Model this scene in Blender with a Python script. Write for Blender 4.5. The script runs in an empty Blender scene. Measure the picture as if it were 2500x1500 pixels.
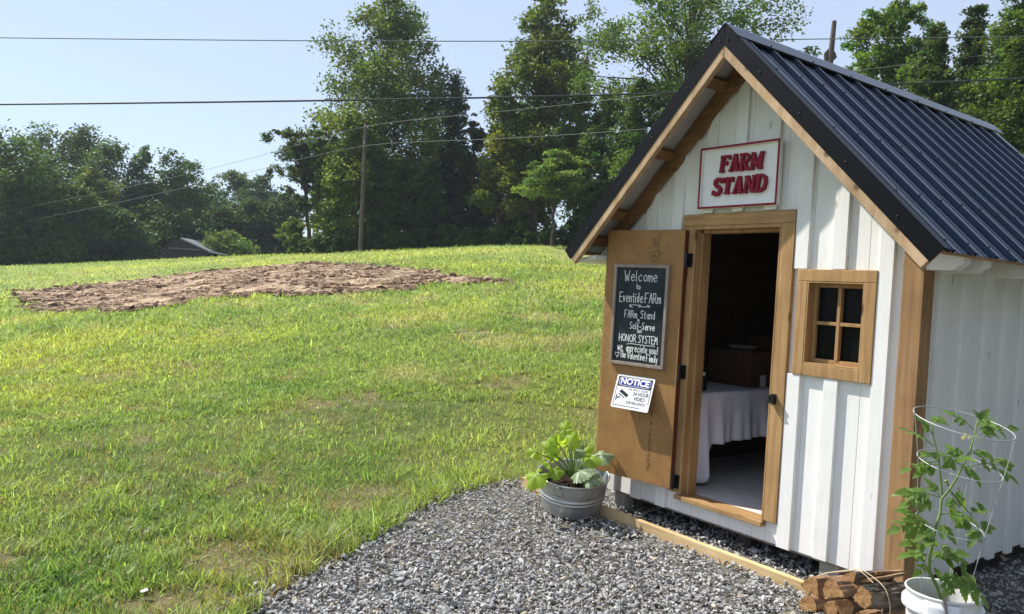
import bpy, math, random
import numpy as np
from mathutils import Vector, Matrix
SC = bpy.context.scene
COL = SC.collection
rnd = random.Random(7)
RG = np.random.default_rng(11)

# ------------------------------------------------------------------ camera
CAM = np.array([3.047, -4.019, 1.540])
CR = np.array([0.5941913, 0.8023781, 0.0559120])
CU = np.array([-0.0533339, -0.0300564, 0.9981243])
CF = np.array([-0.8025536, 0.5960588, -0.0249347])
FOC = 1931.21                                   # focal length in photo pixels (2500 wide)
cd = bpy.data.cameras.new('camera')
cd.sensor_width = 36.0
cd.lens = FOC / 2500 * 36
cd.clip_start = 0.05
cd.clip_end = 3000
cam = bpy.data.objects.new('camera', cd)
COL.objects.link(cam)
cam.matrix_world = Matrix(((CR[0], CU[0], -CF[0], CAM[0]), (CR[1], CU[1], -CF[1], CAM[1]),
                           (CR[2], CU[2], -CF[2], CAM[2]), (0, 0, 0, 1)))
SC.camera = cam

# ------------------------------------------------------------------ light
SUN = np.array([-2.11, -1.0, 2.57]); SUN = SUN / np.linalg.norm(SUN)
W = bpy.data.worlds.new('World'); SC.world = W; W.use_nodes = True
nt = W.node_tree; nt.nodes.clear()
sky = nt.nodes.new('ShaderNodeTexSky'); sky.sky_type = 'NISHITA'; sky.sun_disc = False
sky.sun_elevation = math.asin(SUN[2]); sky.sun_rotation = math.atan2(SUN[0], SUN[1])
sky.air_density = 1.0; sky.dust_density = 0.15; sky.ozone_density = 2.0; sky.altitude = 100
bg = nt.nodes.new('ShaderNodeBackground'); bg.inputs[1].default_value = 0.145
wo = nt.nodes.new('ShaderNodeOutputWorld')
hzm = nt.nodes.new('ShaderNodeMix'); hzm.data_type = 'RGBA'; hzm.inputs['Factor'].default_value = 0.75
hzm.inputs['B'].default_value = (2.70, 3.08, 3.92, 1)          # even summer haze over the clear-sky model
nt.links.new(sky.outputs[0], hzm.inputs['A']); nt.links.new(hzm.outputs['Result'], bg.inputs[0]); nt.links.new(bg.outputs[0], wo.inputs[0])
sd = bpy.data.lights.new('sun', 'SUN'); sd.energy = 4.6; sd.angle = math.radians(0.5); sd.color = (1.0, 0.95, 0.87)
so = bpy.data.objects.new('sun', sd); COL.objects.link(so)
so.rotation_euler = Vector(SUN).to_track_quat('Z', 'Y').to_euler(); so.location = (-20, -10, 25)
SC.view_settings.view_transform = 'Standard'; SC.view_settings.look = 'None'
SC.view_settings.exposure = 0.70; SC.view_settings.gamma = 1.0
SC.cycles.max_bounces = 8; SC.cycles.transparent_max_bounces = 8; SC.cycles.diffuse_bounces = 4
SC.cycles.use_denoising = True
SC.cycles.caustics_reflective = False; SC.cycles.caustics_refractive = False

# ------------------------------------------------------------------ helpers
def ray(px, py): return CF + CR * (px - 1250) / FOC - CU * (py - 750) / FOC
def P(px, py, D): return CAM + ray(px, py) * D                    # photo pixel at a distance
def Pz(px, py, z): v = ray(px, py); return CAM + v * ((z - CAM[2]) / v[2])
def Py(px, py, y): v = ray(px, py); return CAM + v * ((y - CAM[1]) / v[1])

def set_props(o, label=None, cat=None, group=None, kind=None):
    if label: o['label'] = label
    if cat: o['category'] = cat
    if group: o['group'] = group
    if kind: o['kind'] = kind
    return o
def thing(name, label, cat, loc, group=None):
    o = bpy.data.objects.new(name, None); COL.objects.link(o); o.location = [float(a) for a in loc]
    o.empty_display_size = 0.1
    return set_props(o, label, cat, group)
def root_of(p):
    while p.parent: p = p.parent
    return p
def offset(p): return np.array(root_of(p).location) if p else np.zeros(3)

class MB:
    """collects shapes of ONE part"""
    def __init__(s): s.v = []; s.f = []; s.sm = []
    def add(s, vs, fs, smooth=False):
        n = len(s.v); s.v += [tuple(map(float, a)) for a in vs]
        for f in fs: s.f.append([n + i for i in f]); s.sm.append(smooth)
        return s
    def box(s, x0, x1, y0, y1, z0, z1):
        vs = [(x, y, z) for x in (x0, x1) for y in (y0, y1) for z in (z0, z1)]
        return s.add(vs, [(0, 1, 3, 2), (4, 6, 7, 5), (0, 4, 5, 1), (2, 3, 7, 6), (0, 2, 6, 4), (1, 5, 7, 3)])
    def obox(s, o, ex, ey, ez):
        """box from corner o with edge vectors"""
        o, ex, ey, ez = map(np.array, (o, ex, ey, ez))
        vs = [o + a * ex + b * ey + c * ez for a in (0, 1) for b in (0, 1) for c in (0, 1)]
        fs = [(0, 1, 3, 2), (4, 6, 7, 5), (0, 4, 5, 1), (2, 3, 7, 6), (0, 2, 6, 4), (1, 5, 7, 3)]
        if np.dot(np.cross(ex, ey), ez) < 0: fs = [f[::-1] for f in fs]
        return s.add(vs, fs)
    def prism(s, poly, d):
        """planar polygon of 3D points extruded by vector d"""
        poly = [np.array(p, float) for p in poly]; d = np.array(d, float); n = len(poly)
        vs = poly + [p + d for p in poly]
        nn = sum((np.cross(poly[i] - poly[0], poly[(i + 1) % n] - poly[0]) for i in range(1, n - 1)), np.zeros(3))
        flip = np.dot(nn, d) > 0
        a = list(range(n)); b = [n + i for i in range(n)]
        fs = [a[::-1], b] if flip else [a, b[::-1]]
        for i in range(n):
            j = (i + 1) % n
            q = (i, j, n + j, n + i)
            fs.append(q if flip else q[::-1])
        return s.add(vs, fs)
    def tube(s, pts, r, n=8, cap=True, smooth=True):
        pts = [np.array(p, float) for p in pts]; m = len(pts)
        rr = r if hasattr(r, '__len__') else [r] * m
        vs = []; up = None
        for i, p in enumerate(pts):
            t = pts[min(i + 1, m - 1)] - pts[max(i - 1, 0)]; t = t / (np.linalg.norm(t) + 1e-12)
            if up is None:
                up = np.array([0, 0, 1.0]) if abs(t[2]) < 0.9 else np.array([1.0, 0, 0])
            a = up - t * np.dot(up, t); a /= np.linalg.norm(a) + 1e-12; b = np.cross(t, a); up = a
            for k in range(n):
                w = 2 * math.pi * k / n
                vs.append(p + rr[i] * (math.cos(w) * a + math.sin(w) * b))
        fs = [(i * n + k, i * n + (k + 1) % n, (i + 1) * n + (k + 1) % n, (i + 1) * n + k) for i in range(m - 1) for k in range(n)]
        s.add(vs, fs, smooth)
        if cap:
            s.add(vs[:n], [list(range(n))[::-1]]); s.add(vs[-n:], [list(range(n))])
        return s
    def lathe(s, prof, c, ax=(0, 0, 1), n=40, smooth=True):
        """profile of (radius, height) turned about axis ax through c"""
        ax = np.array(ax, float); ax /= np.linalg.norm(ax)
        a = np.array([1.0, 0, 0]); a -= ax * a.dot(ax); a /= np.linalg.norm(a); b = np.cross(ax, a); c = np.array(c, float)
        vs = [c + ax * h + r * (math.cos(2 * math.pi * k / n) * a + math.sin(2 * math.pi * k / n) * b) for r, h in prof for k in range(n)]
        fs = [(i * n + k, i * n + (k + 1) % n, (i + 1) * n + (k + 1) % n, (i + 1) * n + k) for i in range(len(prof) - 1) for k in range(n)]
        return s.add(vs, fs, smooth)
    def build(s, name, mat, parent=None, bevel=0.0, subd=0):
        me = bpy.data.meshes.new(name); off = offset(parent)
        me.from_pydata([tuple(np.array(v) - off) for v in s.v], [], s.f)
        me.polygons.foreach_set('use_smooth', s.sm)
        me.materials.append(mat); me.update()
        o = bpy.data.objects.new(name, me); COL.objects.link(o)
        if parent: o.parent = parent
        if bevel:
            m = o.modifiers.new('bevel', 'BEVEL'); m.width = bevel; m.segments = 2; m.limit_method = 'ANGLE'; m.angle_limit = math.radians(40)
        if subd:
            m = o.modifiers.new('sub', 'SUBSURF'); m.levels = subd; m.render_levels = subd
        return o

def array_mesh(name, V, F, mat, parent=None, col=None, smooth=False):
    """fast mesh from numpy arrays; F is (n,3) or (n,4)"""
    V = np.asarray(V, np.float32) - offset(parent).astype(np.float32); F = np.asarray(F, np.int32)
    me = bpy.data.meshes.new(name); k = F.shape[1]
    me.vertices.add(len(V)); me.vertices.foreach_set('co', np.ascontiguousarray(V, np.float32).ravel())
    me.loops.add(F.size); me.loops.foreach_set('vertex_index', F.ravel())
    me.polygons.add(len(F)); me.polygons.foreach_set('loop_start', np.arange(0, F.size, k, dtype=np.int32))
    me.polygons.foreach_set('loop_total', np.full(len(F), k, np.int32))
    me.polygons.foreach_set('use_smooth', np.full(len(F), smooth))
    if col is not None:
        ca = me.color_attributes.new('tint', 'FLOAT_COLOR', 'POINT')
        c4 = np.ones((len(V), 4), np.float32); c4[:, :3] = col; ca.data.foreach_set('color', c4.ravel())
    me.materials.append(mat); me.update(calc_edges=True)
    o = bpy.data.objects.new(name, me); COL.objects.link(o)
    if parent: o.parent = parent
    return o

def _hash(ix, iy, seed):
    h = (ix.astype(np.int64) * 374761393 + iy.astype(np.int64) * 668265263 + seed * 974711) & 0x7fffffff
    h = ((h ^ (h >> 13)) * 1274126177) & 0x7fffffff
    return ((h ^ (h >> 16)) & 0xffff) / 65535.0
def vnoise(x, y, seed=0):
    x = np.asarray(x, float); y = np.asarray(y, float)
    ix = np.floor(x); iy = np.floor(y); fx = x - ix; fy = y - iy
    fx = fx * fx * (3 - 2 * fx); fy = fy * fy * (3 - 2 * fy)
    a = _hash(ix, iy, seed); b = _hash(ix + 1, iy, seed); c = _hash(ix, iy + 1, seed); d = _hash(ix + 1, iy + 1, seed)
    return (a * (1 - fx) + b * fx) * (1 - fy) + (c * (1 - fx) + d * fx) * fy
def fbm(x, y, seed=0, oct=4):
    s = 0; a = 0.5; t = 0
    for k in range(oct):
        s = s + a * vnoise(np.asarray(x) * 2 ** k + 17.3 * k, np.asarray(y) * 2 ** k + 9.1 * k, seed + k); t += a; a *= 0.5
    return s / t

# ------------------------------------------------------------------ materials
def new_mat(name):
    m = bpy.data.materials.new(name); m.use_nodes = True
    b = m.node_tree.nodes['Principled BSDF']
    return m, m.node_tree, b
def noise(nt, scale, detail=4, vec=None, stretch=None, rough=0.55):
    n = nt.nodes.new('ShaderNodeTexNoise'); n.inputs['Scale'].default_value = scale; n.inputs['Detail'].default_value = detail
    n.inputs['Roughness'].default_value = rough
    tc = nt.nodes.new('ShaderNodeTexCoord')
    mp = nt.nodes.new('ShaderNodeMapping'); mp.inputs['Scale'].default_value = stretch or (1, 1, 1)
    nt.links.new(tc.outputs['Object'], mp.inputs[0]); nt.links.new(mp.outputs[0], n.inputs['Vector'])
    return n
def ramp(nt, src, stops):
    r = nt.nodes.new('ShaderNodeValToRGB'); e = r.color_ramp.elements
    while len(e) < len(stops): e.new(0.5)
    for k, (p, c) in enumerate(stops): e[k].position = p; e[k].color = (*c, 1) if len(c) == 3 else c
    nt.links.new(src, r.inputs[0]); return r
def bump(nt, b, src, strength, dist=0.01):
    n = nt.nodes.new('ShaderNodeBump'); n.inputs['Strength'].default_value = strength; n.inputs['Distance'].default_value = dist
    nt.links.new(src, n.inputs['Height']); nt.links.new(n.outputs[0], b.inputs['Normal']); return n
def simple(name, c, rough=0.6, metal=0.0, spec=0.5, var=0.12, vscale=14, bumpv=0.0, bscale=60, stretch=None):
    m, nt, b = new_mat(name)
    n = noise(nt, vscale, 5, stretch=stretch)
    r = ramp(nt, n.outputs[0], [(0.3, tuple(a * (1 - var) for a in c)), (0.7, tuple(min(1, a * (1 + var)) for a in c))])
    nt.links.new(r.outputs[0], b.inputs['Base Color'])
    b.inputs['Roughness'].default_value = rough; b.inputs['Metallic'].default_value = metal
    b.inputs['Specular IOR Level'].default_value = spec
    if bumpv:
        n2 = noise(nt, bscale, 4, stretch=stretch); bump(nt, b, n2.outputs[0], bumpv)
    return m
def wood(name, dark, mid, light, axis='z', rough=0.7, knots=True, bumpv=0.35, freq=1.0):
    """sawn timber: grain stretched along one axis, darker knots and streaks"""
    m, nt, b = new_mat(name)
    st = {'x': (2, 30, 30), 'y': (30, 2, 30), 'z': (30, 30, 2), 'd': (16, 16, 4)}[axis]
    st = tuple(a * freq for a in st)
    g = noise(nt, 1.0, 6, stretch=st, rough=0.65)
    r = ramp(nt, g.outputs[0], [(0.25, dark), (0.5, mid), (0.75, light)])
    big = noise(nt, 3.0, 3)
    r2 = ramp(nt, big.outputs[0], [(0.3, (0.78, 0.76, 0.74)), (0.7, (1.1, 1.1, 1.1))])
    mx = nt.nodes.new('ShaderNodeMix'); mx.data_type = 'RGBA'; mx.blend_type = 'MULTIPLY'; mx.inputs['Factor'].default_value = 1
    nt.links.new(r.outputs[0], mx.inputs['A']); nt.links.new(r2.outputs[0], mx.inputs['B'])
    out = mx.outputs['Result']
    if knots:
        v = nt.nodes.new('ShaderNodeTexVoronoi'); v.inputs['Scale'].default_value = 1.0
        tc = nt.nodes.new('ShaderNodeTexCoord'); mp = nt.nodes.new('ShaderNodeMapping')
        mp.inputs['Scale'].default_value = {'x': (3, 9, 9), 'y': (9, 3, 9), 'z': (9, 9, 3.2), 'd': (6, 6, 6)}[axis]
        nt.links.new(tc.outputs['Object'], mp.inputs[0]); nt.links.new(mp.outputs[0], v.inputs['Vector'])
        rk = ramp(nt, v.outputs['Distance'], [(0.06, (1, 1, 1)), (0.15, (0, 0, 0))])
        mk = nt.nodes.new('ShaderNodeMix'); mk.data_type = 'RGBA'
        nt.links.new(rk.outputs[0], mk.inputs['Factor']); nt.links.new(out, mk.inputs['A']); mk.inputs['B'].default_value = (*[a * 0.45 for a in dark], 1)
        out = mk.outputs['Result']
    nt.links.new(out, b.inputs['Base Color']); b.inputs['Roughness'].default_value = rough
    b.inputs['Specular IOR Level'].default_value = 0.25
    bump(nt, b, g.outputs[0], bumpv, 0.004)
    return m
def white_boards(name):
    """rough-sawn boards under white paint: saw marks, grain, a few stains and nail heads"""
    m, nt, b = new_mat(name)
    g = noise(nt, 1.0, 6, stretch=(55, 55, 5), rough=0.7)
    saw = noise(nt, 1.0, 3, stretch=(5, 5, 170))
    st = noise(nt, 4.5, 6, rough=0.7)
    r = ramp(nt, st.outputs[0], [(0.22, (0.70, 0.69, 0.66)), (0.42, (0.79, 0.785, 0.76)), (0.7, (0.83, 0.825, 0.80))])
    r2 = ramp(nt, g.outputs[0], [(0.25, (0.93, 0.93, 0.92)), (0.6, (1, 1, 1))])
    mx = nt.nodes.new('ShaderNodeMix'); mx.data_type = 'RGBA'; mx.blend_type = 'MULTIPLY'; mx.inputs['Factor'].default_value = 0.9
    nt.links.new(r.outputs[0], mx.inputs['A']); nt.links.new(r2.outputs[0], mx.inputs['B'])
    v = nt.nodes.new('ShaderNodeTexVoronoi'); v.inputs['Scale'].default_value = 1.0
    tc = nt.nodes.new('ShaderNodeTexCoord'); mp = nt.nodes.new('ShaderNodeMapping'); mp.inputs['Scale'].default_value = (7, 7, 2.6)
    nt.links.new(tc.outputs['Object'], mp.inputs[0]); nt.links.new(mp.outputs[0], v.inputs['Vector'])
    rk = ramp(nt, v.outputs['Distance'], [(0.035, (1, 1, 1)), (0.09, (0, 0, 0))])
    mk = nt.nodes.new('ShaderNodeMix'); mk.data_type = 'RGBA'
    nt.links.new(rk.outputs[0], mk.inputs['Factor']); nt.links.new(mx.outputs['Result'], mk.inputs['A']); mk.inputs['B'].default_value = (0.5, 0.47, 0.42, 1)
    nt.links.new(mk.outputs['Result'], b.inputs['Base Color'])
    b.inputs['Roughness'].default_value = 0.75; b.inputs['Specular IOR Level'].default_value = 0.2
    ad = nt.nodes.new('ShaderNodeMath'); ad.operation = 'MULTIPLY_ADD'; ad.inputs[1].default_value = 0.18
    nt.links.new(saw.outputs[0], ad.inputs[0]); nt.links.new(g.outputs[0], ad.inputs[2])
    bump(nt, b, ad.outputs[0], 0.38, 0.004)
    return m
def leaf_mat(name, trans=0.4, rough=0.5, spec=0.3):
    """leaf colour comes from the per-leaf tint; light passes through"""
    m, nt, b = new_mat(name)
    at = nt.nodes.new('ShaderNodeAttribute'); at.attribute_name = 'tint'
    b.inputs['Roughness'].default_value = rough; b.inputs['Specular IOR Level'].default_value = spec
    nt.links.new(at.outputs['Color'], b.inputs['Base Color'])
    tr = nt.nodes.new('ShaderNodeBsdfTranslucent')
    hs = nt.nodes.new('ShaderNodeMix'); hs.data_type = 'RGBA'; hs.blend_type = 'MULTIPLY'; hs.inputs['Factor'].default_value = 1
    nt.links.new(at.outputs['Color'], hs.inputs['A']); hs.inputs['B'].default_value = (1.55, 1.6, 0.75, 1)
    nt.links.new(hs.outputs['Result'], tr.inputs['Color'])
    mx = nt.nodes.new('ShaderNodeMixShader'); mx.inputs[0].default_value = trans
    nt.links.new(b.outputs[0], mx.inputs[1]); nt.links.new(tr.outputs[0], mx.inputs[2])
    nt.links.new(mx.outputs[0], nt.nodes['Material Output'].inputs['Surface'])
    return m

M = {}
M['white'] = white_boards('white_painted_boards')
M['wood_z'] = wood('stained_timber_upright', (0.25, 0.14, 0.055), (0.39, 0.235, 0.102), (0.50, 0.325, 0.152), 'z')
M['wood_x'] = wood('stained_timber_level', (0.25, 0.14, 0.055), (0.39, 0.235, 0.102), (0.50, 0.325, 0.152), 'x')
M['wood_y'] = wood('stained_timber_deep', (0.25, 0.14, 0.055), (0.39, 0.235, 0.102), (0.50, 0.325, 0.152), 'y')
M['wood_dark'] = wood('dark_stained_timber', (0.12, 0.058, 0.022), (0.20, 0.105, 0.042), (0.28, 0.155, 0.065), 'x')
M['rake'] = wood('raw_timber_rake', (0.30, 0.19, 0.10), (0.45, 0.31, 0.18), (0.58, 0.43, 0.28), 'd')
M['pine'] = wood('fresh_pine', (0.46, 0.31, 0.15), (0.60, 0.43, 0.22), (0.72, 0.55, 0.31), 'x')
M['post'] = wood('corner_post_timber', (0.22, 0.12, 0.052), (0.34, 0.20, 0.092), (0.43, 0.27, 0.135), 'z')
M['pole'] = wood('weathered_pole', (0.055, 0.042, 0.036), (0.095, 0.074, 0.062), (0.14, 0.112, 0.095), 'z', knots=False)
M['roof'] = simple('dark_roof_metal', (0.0035, 0.010, 0.028), 0.24, 0.0, 0.24, 0.15, 5, 0.05, 8)
M['trim'] = simple('black_trim_metal', (0.003, 0.0035, 0.005), 0.4, 0.0, 0.13, 0.12, 5, 0.25, 7)
M['under'] = simple('sheet_underside', (0.42, 0.42, 0.40), 0.5, 0.2)
M['black_iron'] = simple('black_iron', (0.012, 0.012, 0.013), 0.45, 0.4)
M['glass'] = simple('dark_glass', (0.006, 0.007, 0.008), 0.05, 0.0, 0.04, 0.05)
M['ply'] = simple('worn_plywood_floor', (0.60, 0.58, 0.54), 0.75, 0, 0.25, 0.12, 9, 0.1, 40)
M['inner'] = simple('shade_dark_lining', (0.040, 0.025, 0.016), 0.85, 0, 0.15, 0.2, 9)  # interior shade put into the colour of the lining
M['concrete'] = simple('foundation_block', (0.36, 0.34, 0.31), 0.85, 0, 0.2, 0.15, 20, 0.2)
M['cloth'] = simple('lilac_grey_cloth', (0.80, 0.79, 0.87), 0.85, 0, 0.2, 0.04, 6, 0.08, 300)
M['carton'] = simple('brown_cardboard', (0.075, 0.038, 0.022), 0.8, 0, 0.2, 0.08, 8)
M['paper'] = simple('white_paper', (0.78, 0.78, 0.80), 0.7, 0, 0.3, 0.03)
M['chalk'] = simple('white_chalk', (0.75, 0.76, 0.74), 0.95, 0, 0.1, 0.12, 90)
M['frame_grey'] = wood('weathered_grey_frame', (0.20, 0.165, 0.14), (0.30, 0.25, 0.22), (0.38, 0.33, 0.29), 'z', knots=False)
M['sign_white'] = simple('sign_white_paint', (0.80, 0.79, 0.77), 0.5, 0, 0.35, 0.03)
M['sign_red'] = simple('sign_red_paint', (0.23, 0.007, 0.026), 0.5, 0, 0.2, 0.1)
M['notice_white'] = simple('notice_white_plastic', (0.80, 0.80, 0.82), 0.3, 0, 0.45, 0.02)
M['notice_blue'] = simple('notice_blue_ink', (0.022, 0.022, 0.26), 0.3, 0, 0.45, 0.05)
M['notice_black'] = simple('notice_black_ink', (0.014, 0.014, 0.018), 0.35, 0, 0.4, 0.05)
M['stamp'] = simple('faded_stamp_ink', (0.085, 0.055, 0.035), 0.8, 0, 0.2, 0.25, 60)
M['zinc'] = simple('galvanised_zinc', (0.52, 0.535, 0.54), 0.40, 0.75, 0.5, 0.14, 11, 0.06, 25)
M['bucket'] = simple('white_bucket_plastic', (0.72, 0.72, 0.705), 0.38, 0, 0.45, 0.03, 5)
M['wire'] = simple('galvanised_wire', (0.40, 0.43, 0.42), 0.55, 0.35)
M['twine'] = simple('pale_twine', (0.62, 0.50, 0.33), 0.85)
M['cable'] = simple('black_cable', (0.03, 0.033, 0.035), 0.5)
M['cable_grey'] = simple('grey_cable', (0.13, 0.14, 0.14), 0.6)
M['potting'] = simple('potting_soil', (0.028, 0.018, 0.012), 0.95, 0, 0.1, 0.5, 60, 0.8, 90)
M['rust'] = simple('red_brown_door_edge', (0.10, 0.022, 0.012), 0.6)
M['barn'] = simple('dark_barn_boards', (0.035, 0.033, 0.035), 0.85, 0, 0.2, 0.2, 3)
M['barn_roof'] = simple('pale_barn_roof', (0.20, 0.21, 0.23), 0.6, 0.1)
M['leaf'] = leaf_mat('foliage', 0.5)
M['blade'] = leaf_mat('grass_blades', 0.38, 0.5, 0.28)
M['bark'] = simple('tree_bark', (0.075, 0.058, 0.045), 0.9, 0, 0.15, 0.35, 3, 0.6, 12)

def osb_mat():
    m, nt, b = new_mat('stained_flake_panel')
    v = nt.nodes.new('ShaderNodeTexVoronoi'); v.inputs['Scale'].default_value = 75
    tc = nt.nodes.new('ShaderNodeTexCoord'); mp = nt.nodes.new('ShaderNodeMapping'); mp.inputs['Scale'].default_value = (1, 1, 0.7)
    nt.links.new(tc.outputs['Object'], mp.inputs[0]); nt.links.new(mp.outputs[0], v.inputs['Vector'])
    r = ramp(nt, v.outputs['Color'], [(0.1, (0.29, 0.152, 0.053)), (0.5, (0.315, 0.168, 0.060)), (0.9, (0.335, 0.182, 0.067))])
    n = noise(nt, 7, 6); r2 = ramp(nt, n.outputs[0], [(0.3, (0.82, 0.80, 0.76)), (0.65, (1.08, 1.08, 1.08))])
    mx = nt.nodes.new('ShaderNodeMix'); mx.data_type = 'RGBA'; mx.blend_type = 'MULTIPLY'; mx.inputs['Factor'].default_value = 0.9
    nt.links.new(r.outputs[0], mx.inputs['A']); nt.links.new(r2.outputs[0], mx.inputs['B'])
    nt.links.new(mx.outputs['Result'], b.inputs['Base Color'])
    b.inputs['Roughness'].default_value = 0.6; b.inputs['Specular IOR Level'].default_value = 0.3
    n3 = noise(nt, 45, 4); bump(nt, b, n3.outputs[0], 0.25, 0.004)
    return m
M['osb'] = osb_mat()
def slate_mat():
    m, nt, b = new_mat('chalkboard_slate')
    n = noise(nt, 1.0, 5, stretch=(9, 9, 4)); r = ramp(nt, n.outputs[0], [(0.3, (0.012, 0.018, 0.022)), (0.75, (0.035, 0.045, 0.05))])
    nt.links.new(r.outputs[0], b.inputs['Base Color']); b.inputs['Roughness'].default_value = 0.42
    b.inputs['Specular IOR Level'].default_value = 0.14
    return m
M['slate'] = slate_mat()

# ------------------------------------------------------------------ terrain
_ctrl = []
def _c(px, py, D): _ctrl.append(P(px, py, D))
for a in [(150, 762, 22), (20, 712, 30), (1250, 688, 20), (770, 638, 36), (878, 616, 44), (1400, 604, 42), (700, 624, 55),
          (450, 640, 62), (0, 672, 62), (1100, 607, 45), (1460, 640, 34), (1250, 900, 10.5), (800, 900, 11.5), (300, 900, 12),
          (0, 1100, 7), (0, 900, 12.5), (1000, 720, 19.5), (600, 718, 20.5)]: _c(*a)
def cam_xy(a, b):      # metres to the right of the view axis, metres ahead
    fh = CF[:2] / np.linalg.norm(CF[:2]); rh = np.array([-fh[1], fh[0]]) * -1
    return CAM[:2] + fh * b + rh * a
for a, b, z in [(-6, 90, 2.4), (10, 80, 1.5), (-45, 95, -0.5), (30, 60, 0.5), (0, 160, -6), (-120, 160, -3), (120, 120, -4), (20, 30, 1.0), (35, 30, 0.3),
                (9, 14, 0.25), (14, 8, 0), (0, -20, -0.3), (-20, -10, -0.4), (25, -10, -0.2), (-40, 20, -0.4), (-70, 60, -0.4), (-300, 200, -6), (300, 200, -6), (0, -250, -4), (0, 400, -12), (6, 3, 0), (-6, 3, -0.03), (3, 6.5, 0.02), (0, 5, 0.0), (6, 10, 0.05)]:
    q = cam_xy(a, b); _ctrl.append(np.array([q[0], q[1], z]))
_C = np.array(_ctrl)
def _phi(r): return np.sqrt(r * r + 16.0)
_A = _phi(np.linalg.norm(_C[:, None, :2] - _C[None, :, :2], axis=2))
_w = np.linalg.solve(_A + 0.02 * np.eye(len(_C)), _C[:, 2])
def terrain(x, y):
    x = np.asarray(x, float); y = np.asarray(y, float); h = np.zeros_like(x)
    for k in range(len(_C)): h = h + _w[k] * _phi(np.hypot(x - _C[k, 0], y - _C[k, 1]))
    d = np.hypot(x - 0.3, y + 0.8)
    t = np.clip((d - 3.2) / 3.0, 0, 1); t = t * t * (3 - 2 * t)
    return h * t
def tz(x, y): return float(terrain(np.array([x]), np.array([y]))[0])

# gravel pad outline (metres, z=0)
GRAVEL = np.array([(-1.9, 0.15), (-1.92, -0.35), (-1.9, -0.60), (-1.65, -1.14), (-1.29, -1.66), (-0.81, -2.27), (-0.42, -2.75), (0.1, -3.5), (0.6, -4.6), (1.5, -6.5), (9, -7), (9, 6), (-1.5, 6)])
def in_poly(x, y, poly):
    x = np.asarray(x); y = np.asarray(y); c = np.zeros(x.shape, bool); n = len(poly)
    for i in range(n):
        x1, y1 = poly[i]; x2, y2 = poly[(i + 1) % n]
        k = ((y1 > y) != (y2 > y)) & (x < (x2 - x1) * (y - y1) / (y2 - y1 + 1e-12) + x1); c ^= k
    return c
def in_gravel(x, y, j=0.13):
    return in_poly(x + (fbm(x * 3, y * 3, 5) - 0.5) * 2 * j, y + (fbm(x * 3 + 40, y * 3, 6) - 0.5) * 2 * j, GRAVEL)
def on_field(px, py):
    """where the line of sight through a photo pixel first meets the ground"""
    Ds = np.geomspace(3, 90, 900); Q = CAM[None] + ray(px, py)[None] * Ds[:, None]
    k = int(np.argmax(Q[:, 2] < terrain(Q[:, 0], Q[:, 1]))); return Q[k, :2]
SOIL = np.array([on_field(*q) for q in [(130, 766), (300, 762), (420, 752), (440, 738), (600, 733), (640, 722), (920, 712), (945, 702), (1090, 696), (1252, 688), (1120, 673), (900, 649), (770, 641), (480, 667), (20, 712)]])
def in_soil(x, y, j=0.3): return in_poly(x + (fbm(x * 1.2, y * 1.2, 15) - 0.5) * 2 * j, y + (fbm(x * 1.2 + 40, y * 1.2, 16) - 0.5) * 2 * j, SOIL)

def ground_mat():
    m, nt, b = new_mat('field_ground')
    at = nt.nodes.new('ShaderNodeAttribute'); at.attribute_name = 'tint'
    n = noise(nt, 9, 6, rough=0.7); r = ramp(nt, n.outputs[0], [(0.28, (0.6, 0.6, 0.55)), (0.7, (1.25, 1.2, 1.1))])
    mx = nt.nodes.new('ShaderNodeMix'); mx.data_type = 'RGBA'; mx.blend_type = 'MULTIPLY'; mx.inputs['Factor'].default_value = 1
    nt.links.new(at.outputs['Color'], mx.inputs['A']); nt.links.new(r.outputs[0], mx.inputs['B'])
    nt.links.new(mx.outputs['Result'], b.inputs['Base Color']); b.inputs['Roughness'].default_value = 0.95; b.inputs['Specular IOR Level'].default_value = 0.05
    n2 = noise(nt, 22, 6, rough=0.75); bump(nt, b, n2.outputs[0], 0.9, 0.05)
    return m
def grass_tint(x, y):
    """broad natural patches: yellow-green, deep green, straw"""
    a = fbm(x * 0.35, y * 0.35, 21, 4); c = fbm(x * 1.4, y * 1.4, 31, 3); e = fbm(x * 0.9 + 5, y * 0.9, 41, 3)
    base = np.stack([0.275 + 0 * a, 0.350 + 0 * a, 0.115 + 0 * a], -1)
    yel = np.array([0.385, 0.430, 0.120]); dk = np.array([0.175, 0.275, 0.082]); st = np.array([0.46, 0.42, 0.24])
    def lerp(A, B, t): t = np.clip(t, 0, 1)[..., None]; return A * (1 - t) + B * t
    o = lerp(base, yel, (a - 0.46) * 4.0); o = lerp(o, dk, (c - 0.56) * 3.0 + (0.42 - a) * 2); o = lerp(o, st, (e - 0.63) * 3.5)
    return o
def bare(x, y): return fbm(x * 1.5 + 3, y * 1.5, 51, 4) * 0.7 + fbm(x * 5, y * 5, 55, 3) * 0.3

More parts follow.
